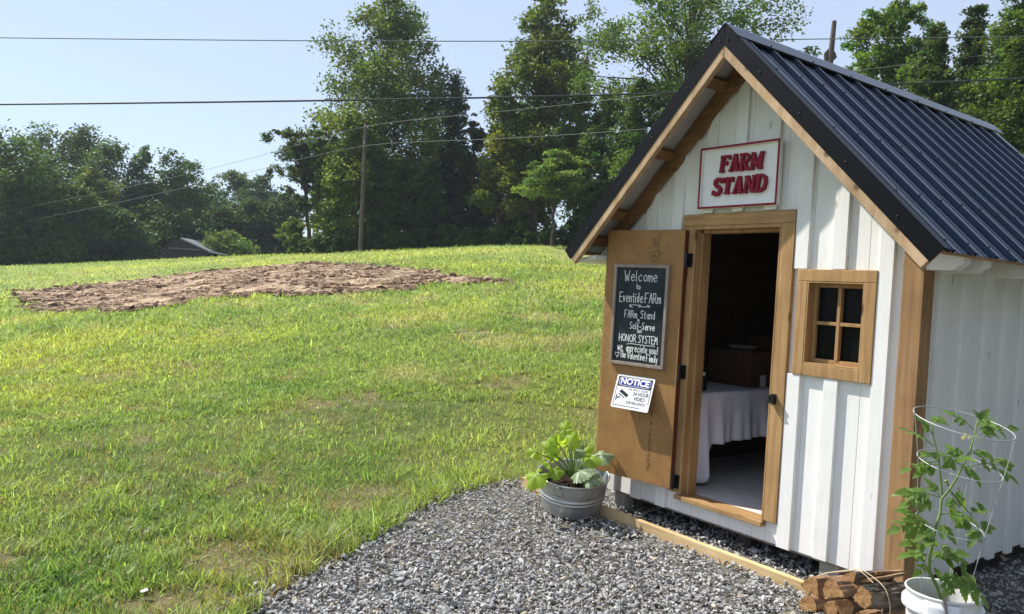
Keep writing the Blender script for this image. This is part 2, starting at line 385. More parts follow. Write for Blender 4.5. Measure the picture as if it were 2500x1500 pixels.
ang0 = math.atan2(CF[1], CF[0])
rr = np.concatenate([[0.02], np.geomspace(0.6, 700, 230)]); aa = np.linspace(0, 2 * math.pi, 361)[:-1]
RR, AA = np.meshgrid(rr, aa, indexing='ij')
GX = CAM[0] + RR * np.cos(AA); GY = CAM[1] + RR * np.sin(AA); GZ = terrain(GX, GY)
GZ = GZ + (fbm(GX * 0.8, GY * 0.8, 61, 3) - 0.5) * 0.07 * np.clip((RR - 4) / 6, 0, 1)
ing = in_gravel(GX, GY, 0.05)
GZ = np.where(ing, GZ - 0.012, GZ)
Vg = np.stack([GX, GY, GZ], -1).reshape(-1, 3); nr, na = RR.shape
I, J = np.meshgrid(np.arange(nr - 1), np.arange(na), indexing='ij'); J2 = (J + 1) % na
Fg = np.stack([I * na + J, (I + 1) * na + J, (I + 1) * na + J2, I * na + J2], -1).reshape(-1, 4)
tint = grass_tint(GX, GY); bz = np.clip((bare(GX, GY) - 0.61) * 8, 0, 1)[..., None]
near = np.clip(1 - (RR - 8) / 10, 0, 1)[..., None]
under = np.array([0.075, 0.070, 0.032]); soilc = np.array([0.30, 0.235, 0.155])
tint = tint * (1 - near * 0.65) + under * near * 0.65  # near ground colour darkened for the shade between blades
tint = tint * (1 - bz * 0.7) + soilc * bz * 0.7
tint = np.where(ing[..., None], np.array([0.22, 0.21, 0.20]), tint)
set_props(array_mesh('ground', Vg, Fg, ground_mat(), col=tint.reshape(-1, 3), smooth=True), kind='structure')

# ploughed garden patch
def tilled():
    lo = SOIL.min(0) - 1; hi = SOIL.max(0) + 1; st = 0.055
    xs = np.arange(lo[0], hi[0], st); ys = np.arange(lo[1], hi[1], st)
    X, Y = np.meshgrid(xs, ys, indexing='ij')
    n1 = fbm(X * 1.5, Y * 1.5, 71, 4); rid = 1 - np.abs(2 * fbm(X * 3.6, Y * 3.6, 75, 4) - 1); cl = fbm(X * 6, Y * 6, 77, 3)
    d = np.array([SOIL[8] - SOIL[0]])[0]; d = d / np.linalg.norm(d); pr = X * -d[1] + Y * d[0]
    fur = np.sin(pr * 2 * math.pi / 0.62 + 2.5 * fbm(X * 0.7, Y * 0.7, 79, 2))
    ins = in_soil(X, Y, 0.55)
    cd2 = np.maximum(vnoise(X * 4.3, Y * 4.3, 85) - 0.62, 0) * np.maximum(vnoise(X * 9, Y * 9, 86) - 0.25, 0)
    Z = terrain(X, Y) - 0.005 + 0.035 * n1 + 0.05 * (rid - 0.72) + 0.03 * fur + 0.06 * np.maximum(cl - 0.5, 0) * 2 + 0.25 * cd2
    e = np.zeros(X.shape)
    for o in (0.25, 0.5, 0.9):
        for k in range(8): e = e + in_soil(X + o * math.cos(k * math.pi / 4), Y + o * math.sin(k * math.pi / 4))
    e = (e / 24) ** 1.2; Z = terrain(X, Y) - 0.10 + 0.105 * np.clip(e * 3, 0, 1) + (Z - terrain(X, Y)) * e
    idx = -np.ones(X.shape, int); keep = ins; idx[keep] = np.arange(keep.sum())
    q = keep[:-1, :-1] & keep[1:, :-1] & keep[1:, 1:] & keep[:-1, 1:]
    F = np.stack([idx[:-1, :-1][q], idx[1:, :-1][q], idx[1:, 1:][q], idx[:-1, 1:][q]], -1)
    V = np.stack([X[keep], Y[keep], Z[keep]], -1)
    c = np.clip((fbm(X * 2.2, Y * 2.2, 81, 4)[keep][:, None] - 0.5) * 2.2 + 0.55, 0, 1); g = fbm(X * 0.6, Y * 0.6, 83, 3)[keep][:, None]
    col = np.array([0.16, 0.102, 0.066]) * (1 - c) + np.array([0.54, 0.405, 0.275]) * c
    col = col * (0.85 + 0.5 * (g - 0.3))
    m, nt, b = new_mat('ploughed_soil'); at = nt.nodes.new('ShaderNodeAttribute'); at.attribute_name = 'tint'
    nt.links.new(at.outputs['Color'], b.inputs['Base Color']); b.inputs['Roughness'].default_value = 0.95; b.inputs['Specular IOR Level'].default_value = 0.05
    n = noise(nt, 18, 5, rough=0.7); bump(nt, b, n.outputs[0], 0.8, 0.05)
    set_props(array_mesh('tilled_soil', V, F, m, col=col), kind='structure')
    return m
SOILM = tilled()

# grass blades, densest where the camera stands, thinning with distance
def grass():
    N = 740000
    th = ang0 + RG.uniform(-0.72, 0.98, N); inv = RG.uniform(1 / 62, 1 / 2.0, N) ** 1.0
    far = RG.random(N) < 0.45; inv = np.where(far, RG.uniform(1 / 62, 1 / 9.0, N), inv)
    r = 1 / inv
    x = CAM[0] + r * np.cos(th); y = CAM[1] + r * np.sin(th)
    ok = ~in_gravel(x, y, 0.13) & (~in_soil(x, y, 1.0) | (RG.random(N) < 0.02))
    ok &= ~((np.abs(x) < 1.25) & (y > -0.15) & (y < 3.2))
    b = bare(x, y); ok &= RG.random(N) > np.clip((b - 0.60) * 8, 0, 0.75); ok &= RG.random(N) > np.clip((0.46 - vnoise(x * 8, y * 8, 99)) * 2.2, 0, 0.7) * np.clip(1.6 - r / 14, 0, 1)
    x, y, r = x[ok], y[ok], r[ok]; n = len(x)
    tuft = 0.5 * fbm(x * 2.6, y * 2.6, 91, 3) + 0.5 * fbm(x * 7.5, y * 7.5, 93, 2); small = vnoise(x * 9, y * 9, 95)
    h = (0.026 + 0.17 * np.clip(tuft - 0.40, 0, 1) + 0.042 * small) * RG.uniform(0.55, 1.35, n)
    edge = in_gravel(x + 0.28, y + 0.05, 0.1) | in_gravel(x + 0.12, y - 0.2, 0.1); h = np.where(edge, h * 1.45 + 0.02, h)
    tall = RG.random(n) < 0.035; h = np.where(tall, h * 1.7, h)
    s = np.clip(r / 7, 1, 4.5); h *= np.clip(r / 11, 1, 1.5); w = RG.uniform(0.0024, 0.0056, n) * s; weed = RG.random(n) < 0.02; w = np.where(weed, w * 2.6, w); h = np.where(weed, h * 0.75, h)
    yaw = RG.uniform(0, 2 * math.pi, n); lean = RG.uniform(0.15, 1.15, n); az = RG.uniform(0, 2 * math.pi, n)
    clump_az = 2 * math.pi * vnoise(x * 5, y * 5, 97) * 2; az = np.where(RG.random(n) < 0.6, clump_az + RG.normal(0, 0.6, n), az)
    z = terrain(x, y) + (fbm(x * 0.8, y * 0.8, 61, 3) - 0.5) * 0.07 * np.clip((r - 4) / 6, 0, 1) - 0.004
    B = np.stack([x, y, z], -1); D = np.stack([np.cos(az), np.sin(az), 0 * az], -1); Wd = np.stack([np.cos(yaw), np.sin(yaw), 0 * yaw], -1)
    Z = np.array([0, 0, 1.0])
    def at(t):
        return B + D * (h * lean * t ** 1.7)[:, None] + Z * (h * (t - 0.28 * lean * t * t))[:, None]
    p1 = at(0.5 + 0 * h); p2 = at(1.0 + 0 * h)
    V = np.stack([B - Wd * w[:, None], B + Wd * w[:, None], p1 + Wd * (w * 0.8)[:, None], p1 - Wd * (w * 0.8)[:, None], p2], 1)
    base = np.arange(n)[:, None] * 5
    F = np.concatenate([base + np.array([0, 1, 2]), base + np.array([0, 2, 3]), base + np.array([3, 2, 4])], 0)
    c = grass_tint(x, y) * np.exp(RG.normal(0, 0.34, n))[:, None]
    dry = RG.random(n) < (0.07 + 0.35 * np.clip((b[ok] - 0.5) * 5, 0, 1)); c = np.where(dry[:, None], np.array([0.34, 0.28, 0.145]) * RG.uniform(0.6, 1.2, n)[:, None], c)
    col = np.repeat(c, 5, axis=0)
    o = array_mesh('lawn_grass', V.reshape(-1, 3), F, M['blade'], col=col)
    set_props(o, 'mown green grass covering the field around the gravel', 'grass', kind='stuff')
grass()

# loose gravel: angular crushed stones
def lump_shapes():
    vars_ = []
    for k in range(14):
        import bmesh
        bm = bmesh.new()
        pts = RG.normal(0, 1, (11, 3)); pts /= np.linalg.norm(pts, axis=1)[:, None]; pts *= RG.uniform(0.75, 1.1, (11, 1))
        for p in pts: bm.verts.new(p)
        res = bmesh.ops.convex_hull(bm, input=bm.verts[:]); bm.verts.ensure_lookup_table()
        bmesh.ops.triangulate(bm, faces=bm.faces[:])
        bm.verts.index_update()
        vars_.append((np.array([v.co[:] for v in bm.verts]), np.array([[v.index for v in f.verts] for f in bm.faces]))); bm.free()
    return vars_
def clods():
    """turned lumps of earth lying on the ploughed patch"""
    vars_ = lump_shapes(); lo = SOIL.min(0) - 1; hi = SOIL.max(0) + 1; N = 130000
    x = RG.uniform(lo[0], hi[0], N); y = RG.uniform(lo[1], hi[1], N)
    dens = fbm(x * 1.1, y * 1.1, 121, 4); ok = (in_soil(x, y, 0.9) & (RG.random(N) < np.clip((dens - 0.33) * 4.0, 0.10, 1)))
    x, y, dens = x[ok], y[ok], dens[ok]; n = len(x); kind = RG.integers(0, 14, n); Vs = []; Fs = []; Cs = []; off = 0
    for k in range(14):
        i = np.where(kind == k)[0]; m = len(i); v, f = vars_[k]
        sz = np.exp(RG.normal(math.log(0.033), 0.50, m)) * (0.7 + 0.9 * np.clip(dens[i] - 0.3, 0, 1)); sz = np.minimum(sz, 0.13)
        sc = sz[:, None] * np.stack([RG.uniform(0.9, 1.9, m), RG.uniform(0.8, 1.2, m), RG.uniform(0.5, 0.9, m)], -1); a = RG.uniform(0, 2 * math.pi, m); t = RG.normal(0, 0.5, m)
        q = v[None] * sc[:, None, :]; X, Y, Z = q[..., 0], q[..., 1], q[..., 2]; ct, st, ca, sa = np.cos(t), np.sin(t), np.cos(a), np.sin(a)
        Y, Z = Y * ct[:, None] - Z * st[:, None], Y * st[:, None] + Z * ct[:, None]; X, Y = X * ca[:, None] - Y * sa[:, None], X * sa[:, None] + Y * ca[:, None]
        q = np.stack([X + x[i][:, None], Y + y[i][:, None], Z + (terrain(x[i], y[i]) + 0.006 + sz * 0.28)[:, None]], -1)
        Vs.append(q.reshape(-1, 3)); Fs.append((f[None] + (off + np.arange(m) * len(v))[:, None, None]).reshape(-1, 3)); off += m * len(v)
        g = RG.random(m)[:, None] ** 1.3; c = np.array([0.115, 0.070, 0.046]) * (1 - g) + np.array([0.50, 0.365, 0.245]) * g; Cs.append(np.repeat(c, len(v), 0))
    set_props(array_mesh('soil_clods', np.concatenate(Vs), np.concatenate(Fs), SOILM, col=np.concatenate(Cs)), 'brown clods of turned earth on the ploughed patch', 'soil', kind='stuff')
clods()
def gravel():
    vars_ = lump_shapes()
    N = 130000
    th = ang0 + RG.uniform(-0.78, 0.85, N); r = 1 / RG.uniform(1 / 8.5, 1 / 2.2, N)
    x = CAM[0] + r * np.cos(th); y = CAM[1] + r * np.sin(th)
    edge = in_gravel(x, y, 0.10)
    stray = in_gravel(x + 0.18, y + 0.05, 0.3) & (RG.random(N) < 0.3)
    ok = (edge | stray) & ~((np.abs(x) < 1.0) & (y > 0.5)) & (y < 4)
    x, y = x[ok], y[ok]; n = len(x)
    kind = RG.integers(0, 14, n); Vs = []; Fs = []; Cs = []; off = 0
    for k in range(14):
        i = np.where(kind == k)[0]; m = len(i); v, f = vars_[k]
        sz = np.exp(RG.normal(math.log(0.0093), 0.32, m)); sc = sz[:, None] * np.stack([RG.uniform(1.0, 1.6, m), RG.uniform(0.8, 1.1, m), RG.uniform(0.45, 0.8, m)], -1)
        a = RG.uniform(0, 2 * math.pi, m); t = RG.normal(0, 0.45, m); u = RG.normal(0, 0.45, m)
        ca, sa = np.cos(a), np.sin(a); ct, st = np.cos(t), np.sin(t); cu, su = np.cos(u), np.sin(u)
        q = v[None] * sc[:, None, :]
        X, Y, Z = q[..., 0], q[..., 1], q[..., 2]
        Y, Z = Y * ct[:, None] - Z * st[:, None], Y * st[:, None] + Z * ct[:, None]
        X, Z = X * cu[:, None] - Z * su[:, None], X * su[:, None] + Z * cu[:, None]
        X, Y = X * ca[:, None] - Y * sa[:, None], X * sa[:, None] + Y * ca[:, None]
        zz = sz * RG.uniform(-0.2, 1.7, m)
        q = np.stack([X + x[i][:, None], Y + y[i][:, None], Z + zz[:, None]], -1)
        Vs.append(q.reshape(-1, 3)); Fs.append((f[None] + (off + np.arange(m) * len(v))[:, None, None]).reshape(-1, 3)); off += m * len(v)
        g = RG.uniform(0.22, 0.50, m)[:, None] * np.array([1.0, 0.985, 0.955]); br = RG.random(m) < 0.06
        g = np.where(br[:, None], g * np.array([1.1, 0.95, 0.75]), g); Cs.append(np.repeat(g, len(v), 0))
    m, nt, b = new_mat('crushed_stone'); at = nt.nodes.new('ShaderNodeAttribute'); at.attribute_name = 'tint'
    nn = noise(nt, 120, 4); r_ = ramp(nt, nn.outputs[0], [(0.3, (0.75, 0.75, 0.75)), (0.7, (1.15, 1.15, 1.15))])
    mx = nt.nodes.new('ShaderNodeMix'); mx.data_type = 'RGBA'; mx.blend_type = 'MULTIPLY'; mx.inputs['Factor'].default_value = 1
    nt.links.new(at.outputs['Color'], mx.inputs['A']); nt.links.new(r_.outputs[0], mx.inputs['B'])
    nt.links.new(mx.outputs['Result'], b.inputs['Base Color']); b.inputs['Roughness'].default_value = 0.85; b.inputs['Specular IOR Level'].default_value = 0.25
    o = array_mesh('gravel', np.concatenate(Vs), np.concatenate(Fs), m, col=np.concatenate(Cs))
    set_props(o, 'grey crushed stone gravel spread in front of the shed', 'gravel', kind='stuff')
gravel()

# ------------------------------------------------------------------ the farm shed
HB = 0.13                      # bottom of the wall boards
HW = 1.098                     # half width over the corner trim
ZA, XE, ZE, OH, RY = 3.144, 1.325, 1.825, 0.323, 3.185
SL = np.array([XE, 0, ZE - ZA]); SLEN = np.linalg.norm(SL); SL = SL / SLEN      # down the right slope
SNV = np.array([-SL[2], 0, SL[0]])                                               # outward normal of the right slope
def mir(v, s): return np.array([v[0] * s, v[1], v[2]])
def slope_pt(s, d, n, y):      # side (+1 right, -1 left), distance down slope, height above roof plane
    p = np.array([0, 0, ZA]) + SL * d + SNV * n
    return np.array([p[0] * s, y, p[2]])
def drop(n): return n / SNV[2]     # vertical distance for a perpendicular offset
shed = thing('farm_shed', 'small white board and batten farm shed with dark metal roof and open door', 'shed', (0, 0, 0))

# front wall, built board by board, leaving the door and window open
BATT = [-1.035, -0.787, -0.554, -0.300, -0.070, 0.165, 0.395, 0.628, 0.862]
DX0, DX1, DZ0, DZ1 = -0.397, 0.259, 0.228, 2.001
WX0, WX1, WZ0, WZ1 = 0.452, 0.790, 1.203, 1.669
def top_at(x): return ZA - abs(x) * (ZA - ZE) / XE - drop(0.055)
def wall_columns(mb, xs, y0, y1, holes, bottom):
    for x0, x1 in zip(xs[:-1], xs[1:]):
        spans = [(bottom, None)]
        for hx0, hx1, hz0, hz1 in holes:
            if x0 >= hx0 - 1e-4 and x1 <= hx1 + 1e-4: spans = [(bottom, hz0), (hz1, None)]
        for a, b in spans:
            g = 0.0008
            if b is None: poly = [(x0 + g, y0, a), (x1 - g, y0, a), (x1 - g, y0, top_at(x1)), (x0 + g, y0, top_at(x0))]
            else: poly = [(x0 + g, y0, a), (x1 - g, y0, a), (x1 - g, y0, b), (x0 + g, y0, b)]
            mb.prism(poly, (0, y1 - y0, 0))
xs = sorted(set([-1.07, 0.0, 1.07, DX0, DX1, WX0, WX1] + BATT[0:1] + BATT[1:]))
mb = MB(); wall_columns(mb, xs, 0.0, 0.02, [(DX0, DX1, DZ0, DZ1), (WX0, WX1, WZ0, WZ1)], HB)
for bx in BATT:
    w = 0.043 + rnd.uniform(-0.003, 0.004); t = 0.024
    segs = [(HB + rnd.uniform(-0.004, 0.006), None)]
    if bx - w < DX1 + 0.09 and bx + w > DX0 - 0.09: segs = [(HB, DZ0 - 0.012), (2.082, None)]
    if bx - w < 0.856 - 0.01 and bx + w > 0.386 + 0.01 and 0.3 < bx < 0.8: segs = [(HB + rnd.uniform(-0.004, 0.006), 1.136), (1.737, None)]
    if -0.2 < bx < 0.2: segs = [(2.082, None)]
    if bx == -0.300: segs = [(2.082, None)]
    for a, b in segs:
        x0, x1 = bx - w, bx + w
        if bx == 0.862: x0, x1 = 0.8575, 0.935
        if b is None: mb.prism([(x0, -t, a), (x1, -t, a), (x1, -t, top_at(x1) - 0.02), (x0, -t, top_at(x0) - 0.02)] if abs(bx) > 0.1 else [(x0, -t, a), (x1, -t, a), (x1, -t, top_at(x1) - 0.02), (0.0 if x0 < 0 < x1 else x0, -t, top_at(0) - 0.02), (x0, -t, top_at(x0) - 0.02)], (0, t, 0))
        else: mb.box(x0, x1, -t, 0, a, b)
mb.build('front_wall', M['white'], shed, 0.002)
# right side wall with battens, left and back walls
mb = MB()
ysb = [0.02, 0.20, 0.48, 0.745, 1.0, 1.245, 1.5, 1.75, 2.0, 2.25, 2.5, 2.75, 2.88]
for y0, y1 in zip(ysb[:-1], ysb[1:]): mb.box(1.048, 1.068, y0 + 0.001, y1 - 0.001, HB, 1.985)
for y in ysb[1:-1]:
    jz = rnd.uniform(-0.02, 0.01); mb.box(1.068, 1.090, y - 0.042, y + 0.042, HB + jz, 1.90)
mb.build('side_wall', M['white'], shed, 0.002)
mb = MB()
for k in range(12): y0 = 0.02 + k * 0.238; mb.box(-1.068, -1.048, y0 + 0.001, y0 + 0.237, HB, 1.985)
for k in range(1, 12): y0 = 0.02 + k * 0.238; mb.box(-1.090, -1.068, y0 - 0.042, y0 + 0.042, HB, 1.90)
mb.build('side_wall', M['white'], shed, 0.002)
mb = MB(); mb.prism([(-1.07, 2.88, HB), (1.07, 2.88, HB), (1.07, 2.88, top_at(1.07)), (0, 2.88, top_at(0)), (-1.07, 2.88, top_at(1.07))], (0, 0.02, 0)); mb.build('back_wall', M['white'], shed)
# added lining, coloured near black to stand in for the interior shade
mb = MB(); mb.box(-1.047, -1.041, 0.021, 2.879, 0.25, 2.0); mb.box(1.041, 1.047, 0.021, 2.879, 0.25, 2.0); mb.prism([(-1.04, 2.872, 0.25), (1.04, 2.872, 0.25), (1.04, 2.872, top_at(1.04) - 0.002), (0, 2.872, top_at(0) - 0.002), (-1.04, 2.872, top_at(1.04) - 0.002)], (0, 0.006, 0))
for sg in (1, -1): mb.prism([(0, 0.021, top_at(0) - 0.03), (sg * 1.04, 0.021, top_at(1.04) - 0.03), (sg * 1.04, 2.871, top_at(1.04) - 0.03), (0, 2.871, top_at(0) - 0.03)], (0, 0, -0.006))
mb.build('shade_lining', M['inner'], shed)
# corner posts
mb = MB(); mb.box(0.990, HW, -0.030, -0.001, HB - 0.01, 1.86); mb.box(1.069, HW, 0.0, 0.082, HB - 0.01, 1.83); mb.build('corner_post', M['post'], shed, 0.003)
mb = MB(); mb.box(-HW, -1.070, -0.030, -0.001, HB - 0.01, 1.86); mb.box(-HW, -1.069, 0.0, 0.082, HB - 0.01, 1.83); mb.build('corner_post', M['post'], shed, 0.003)
# floor, sill beams and blocks below
MB().box(-1.04, 1.04, 0.022, 2.87, 0.222, 0.246).build('floor', M['ply'], shed)
mb = MB(); mb.box(-1.045, 1.045, 0.022, 0.06, 0.112, 0.221); mb.box(-1.045, 1.045, 2.83, 2.868, 0.112, 0.221)
mb.box(-1.045, -1.007, 0.061, 2.829, 0.112, 0.221); mb.box(1.007, 1.045, 0.061, 2.829, 0.112, 0.221); mb.build('rim_joist', M['frame_grey'], shed)
for x in (-0.93, 0.0, 0.9):
    MB().box(x - 0.05, x + 0.05, 0.16, 2.8, -0.03, 0.111).build('skid', M['pole'], shed, 0.004)
MB().box(-1.03, -0.93, 0.03, 0.12, -0.03, 0.111).build('foundation_block', M['concrete'], shed, 0.004)
MB().box(0.60, 0.72, 0.03, 0.15, -0.03, 0.111).build('foundation_block', M['concrete'], shed, 0.004)

# door surround
df = MB(); df.box(-0.487, 0.349, -0.030, -0.001, 2.002, 2.078); df.build('door_header', M['wood_x'], shed, 0.003)
MB().box(DX1 + 0.001, 0.349, -0.030, -0.001, 0.259 - 0.002, 2.001).build('door_casing', M['wood_z'], shed, 0.003)
MB().box(-0.487, DX0 - 0.001, -0.030, -0.001, 0.258, 2.001).build('door_casing', M['wood_z'], shed, 0.003)
mb = MB(); mb.box(DX0 + 0.0, DX0 + 0.022, -0.028, 0.10, 0.2475, 1.978); mb.box(DX0 + 0.0225, DX0 + 0.042, 0.02, 0.10, 0.2475, 1.958)
mb.box(DX1 - 0.012, DX1 - 0.0005, -0.0285, 0.10, 0.2475, 1.978)
mb.box(DX0, DX1, -0.0285, 0.10, 1.9785, 2.0005); mb.box(DX0 + 0.043, DX1 - 0.013, 0.02, 0.10, 1.958, 1.978); mb.build('door_jamb', M['wood_z'], shed, 0.002)
MB().box(DX0 - 0.02, DX1 - 0.001, -0.045, 0.10, 0.218, 0.247).build('threshold', M['wood_x'], shed, 0.003)
# latch keeper on the right casing
mb = MB(); mb.box(0.263, 0.300, -0.034, -0.0305, 0.945, 1.005); mb.box(0.266, 0.274, -0.062, -0.0345, 0.95, 1.0); mb.box(0.290, 0.297, -0.062, -0.0345, 0.95, 1.0)
mb.box(0.266, 0.297, -0.067, -0.0625, 0.95, 0.958); mb.box(0.266, 0.297, -0.067, -0.0625, 0.992, 1.0); mb.box(0.2745, 0.2895, -0.06, -0.052, 0.962, 0.988)
mb.build('latch', M['black_iron'], shed, 0.0015)

# open door leaf
A8 = math.radians(8); LE = np.array([-math.cos(A8), -math.sin(A8), 0]); LN = np.array([math.sin(A8), -math.cos(A8), 0]); LH = np.array([-0.430, -0.072, 0])
def leaf_pt(s, z, n=0.0): return LH + LE * s + LN * n + np.array([0, 0, z])
door = MB(); door.obox(leaf_pt(0.0, 0.281, -0.022), LE * 0.625, LN * 0.022, (0, 0, 1.697)); door = door.build('door', M['osb'], shed, 0.002)
MB().obox(leaf_pt(0.002, 0.283, -0.045), LE * 0.653, LN * 0.0225, (0, 0, 1.690)).build('backing_frame', M['wood_z'], door, 0.002)
mb = MB(); mb.obox(leaf_pt(-0.0035, 0.283, -0.043), LE * 0.003, LN * 0.040, (0, 0, 1.69)); mb.build('door_edge', M['rust'], door)
for z in (0.33, 1.05, 1.78):
    mb = MB(); mb.tube([leaf_pt(-0.016, z - 0.05, -0.004), leaf_pt(-0.016, z + 0.05, -0.004)], 0.008, 10)
    mb.obox(leaf_pt(-0.006, z - 0.045, -0.034), LE * 0.002, LN * 0.028, (0, 0, 0.09))
    mb.obox((-0.424, -0.0335, z - 0.045), (0.035, 0, 0), (0, 0.003, 0), (0, 0, 0.09))
    mb.obox((-0.424, -0.072, z - 0.04), (0.012, 0, 0), (0, 0.038, 0), (0, 0, 0.08)); mb.build('hinge', M['black_iron'], door)

# window
wf = MB(); wf.box(0.386, 0.856, -0.030, -0.001, 1.668, 1.735)
wf.box(0.386, 0.4515, -0.030, -0.001, 1.137, 1.667); wf.box(0.7905, 0.856, -0.030, -0.001, 1.137, 1.667); wf.box(0.452, 0.790, -0.0305, -0.001, 1.137, 1.203)
win = wf.build('window', M['wood_z'], shed, 0.003)
sh = MB(); sh.box(WX0, WX0 + 0.008, -0.028, 0.07, 1.2035, 1.6675); sh.box(WX1 - 0.008, WX1, -0.028, 0.07, 1.2035, 1.6675); sh.box(WX0 + 0.0085, WX1 - 0.0085, -0.028, 0.07, 1.2035, 1.212); sh.box(WX0 + 0.0085, WX1 - 0.0085, -0.028, 0.07, 1.659, 1.6675)
sh.box(WX0 + 0.009, WX0 + 0.030, 0.028, 0.06, 1.2125, 1.6585); sh.box(WX1 - 0.030, WX1 - 0.009, 0.028, 0.06, 1.2125, 1.6585); sh.box(WX0 + 0.0305, WX1 - 0.0305, 0.028, 0.06, 1.2125, 1.235); sh.box(WX0 + 0.0305, WX1 - 0.0305, 0.028, 0.06, 1.637, 1.6585)
sh.build('sash', M['wood_z'], win, 0.0015)
mu = MB(); mu.box(0.611, 0.631, 0.022, 0.052, 1.2355, 1.6365); mu.box(WX0 + 0.031, 0.6105, 0.024, 0.052, 1.427, 1.446); mu.box(0.6315, WX1 - 0.031, 0.024, 0.052, 1.427, 1.446)
mu.build('muntin', M['wood_z'], win, 0.0015)
MB().box(WX0 + 0.03, WX1 - 0.03, 0.0525, 0.056, 1.235, 1.637).build('pane', M['glass'], win)

# roof: two ribbed metal slopes on boards, rake trim, ridge cap
def roof_profile():
    pts = []; y = -0.262; k = 0; P_ = 0.229
    while y < RY - 0.01:
        for a, h in [(0.0, 0), (0.022, 0), (0.034, 0.019), (0.052, 0.019), (0.064, 0), (0.100, 0), (0.106, 0.003), (0.118, 0.003), (0.124, 0), (0.160, 0), (0.166, 0.003), (0.178, 0.003), (0.184, 0)]:
            if y + a <= RY: pts.append((y + a, h))
        y += P_
    pts.append((RY, 0.0)); return pts
prof = roof_profile()
for s in (1, -1):
    mb = MB(); n = len(prof)
    top = [slope_pt(s, 0.05, -0.020 + h, y) for y, h in prof] + [slope_pt(s, SLEN - 0.004, -0.020 + h, y) for y, h in prof]
    bot = [slope_pt(s, 0.05, -0.022 + h, y) for y, h in prof] + [slope_pt(s, SLEN - 0.004, -0.022 + h, y) for y, h in prof]
    fs = [(i, i + 1, n + i + 1, n + i) for i in range(n - 1)]
    if s > 0: fs = [f[::-1] for f in fs]
    mb.add(top, fs); mb.add(bot, [f[::-1] for f in fs])
    edge = [(n + i, n + i + 1, 3 * n + i + 1, 3 * n + i) for i in range(n - 1)]
    mb.add(top + bot, edge)
    rp = mb.build('roof', M['roof'], shed)
    ub = MB(); ub.prism([slope_pt(s, 0.02, -0.024, -0.255), slope_pt(s, SLEN - 0.03, -0.024, -0.255), slope_pt(s, SLEN - 0.03, -0.024, RY - 0.03), slope_pt(s, 0.02, -0.024, RY - 0.03)], -0.006 * mir(SNV, s))
    ub.build('roof_underside', M['under'], rp)
    if s > 0: RPR = rp
    # rake trim: face and top flange
    tr = MB()
    tr.prism([slope_pt(s, 0.002, 0, -OH), slope_pt(s, SLEN, 0, -OH), slope_pt(s, SLEN, -0.089, -OH), slope_pt(s, 0.092, -0.089, -OH)], (0, -0.003, 0))
    tr.prism([slope_pt(s, 0.002, 0.0005, -OH - 0.003), slope_pt(s, SLEN, 0.0005, -OH - 0.003), slope_pt(s, SLEN, 0.0005, -OH + 0.062), slope_pt(s, 0.002, 0.0005, -OH + 0.062)], 0.002 * mir(SNV, s))
    rt = tr.build('rake_trim', M['trim'], shed, 0.001)
    for d in (0.09, 0.42, 0.80, 1.2, 1.6):
        sc = MB(); p = slope_pt(s, d, -0.052 if d > 0.1 else -0.05, -OH - 0.003); sc.lathe([(0.0065, 0), (0.0065, 0.003), (0.003, 0.006), (0.0001, 0.007)], p, (0, -1, 0), 10)
        sc.build('screw', M['black_iron'], rt)
    rb = MB(); rb.prism([slope_pt(s, 0.034, -0.03, -OH + 0.001), slope_pt(s, SLEN - 0.01, -0.03, -OH + 0.001), slope_pt(s, SLEN - 0.01, -0.137, -OH + 0.001), slope_pt(s, 0.138, -0.137, -OH + 0.001)], (0, 0.036, 0))
    rb.build('rake_board', M['rake'], shed, 0.003)
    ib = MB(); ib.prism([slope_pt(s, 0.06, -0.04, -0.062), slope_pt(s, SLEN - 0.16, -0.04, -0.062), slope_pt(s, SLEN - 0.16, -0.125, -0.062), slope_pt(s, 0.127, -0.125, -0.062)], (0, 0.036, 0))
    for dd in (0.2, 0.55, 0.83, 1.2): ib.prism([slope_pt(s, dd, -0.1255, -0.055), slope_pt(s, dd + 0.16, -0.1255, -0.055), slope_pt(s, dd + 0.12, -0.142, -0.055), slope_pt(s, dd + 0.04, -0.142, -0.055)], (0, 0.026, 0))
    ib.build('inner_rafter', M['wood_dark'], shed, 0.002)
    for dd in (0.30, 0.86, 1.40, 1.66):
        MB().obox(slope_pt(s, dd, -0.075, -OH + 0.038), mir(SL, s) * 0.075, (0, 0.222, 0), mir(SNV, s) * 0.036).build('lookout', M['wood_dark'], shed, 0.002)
    # rafter tails and eave edge board
    for y in (0.02, 0.245, 0.80, 1.35, 1.90, 2.45):
        x0, x1 = 1.07, 1.275
        z1 = lambda x: ZA - x * (ZA - ZE) / XE - drop(0.034)
        mb2 = MB(); mb2.prism([(s * x0, y - 0.04, z1(x0)), (s * x1, y - 0.04, z1(x1)), (s * x1, y - 0.04, z1(x1) - 0.05), (s * (x1 - 0.05), y - 0.04, z1(x1) - 0.085), (s * x0, y - 0.04, z1(x1) - 0.085)], (0, 0.08, 0))
        mb2.build('rafter_tail', M['white'], shed, 0.003)
    eb = MB(); eb.prism([slope_pt(s, SLEN - 0.030, -0.0235, -0.284), slope_pt(s, SLEN - 0.012, -0.0235, -0.284), slope_pt(s, SLEN - 0.012, -0.042, -0.284), slope_pt(s, SLEN - 0.030, -0.042, -0.284)], (0, RY + 0.25, 0)); eb.build('eave_strip', M['wood_y'], shed)
for row, dd in enumerate((0.42, 0.95, 1.45, 1.80)):
    for k in range(15): MB().lathe([(0.0065, 0), (0.0065, 0.003), (0.0001, 0.006)], slope_pt(1, dd, -0.0005, -0.219 + 0.229 * k), SNV, 7).build('screw', M['black_iron'], RPR)
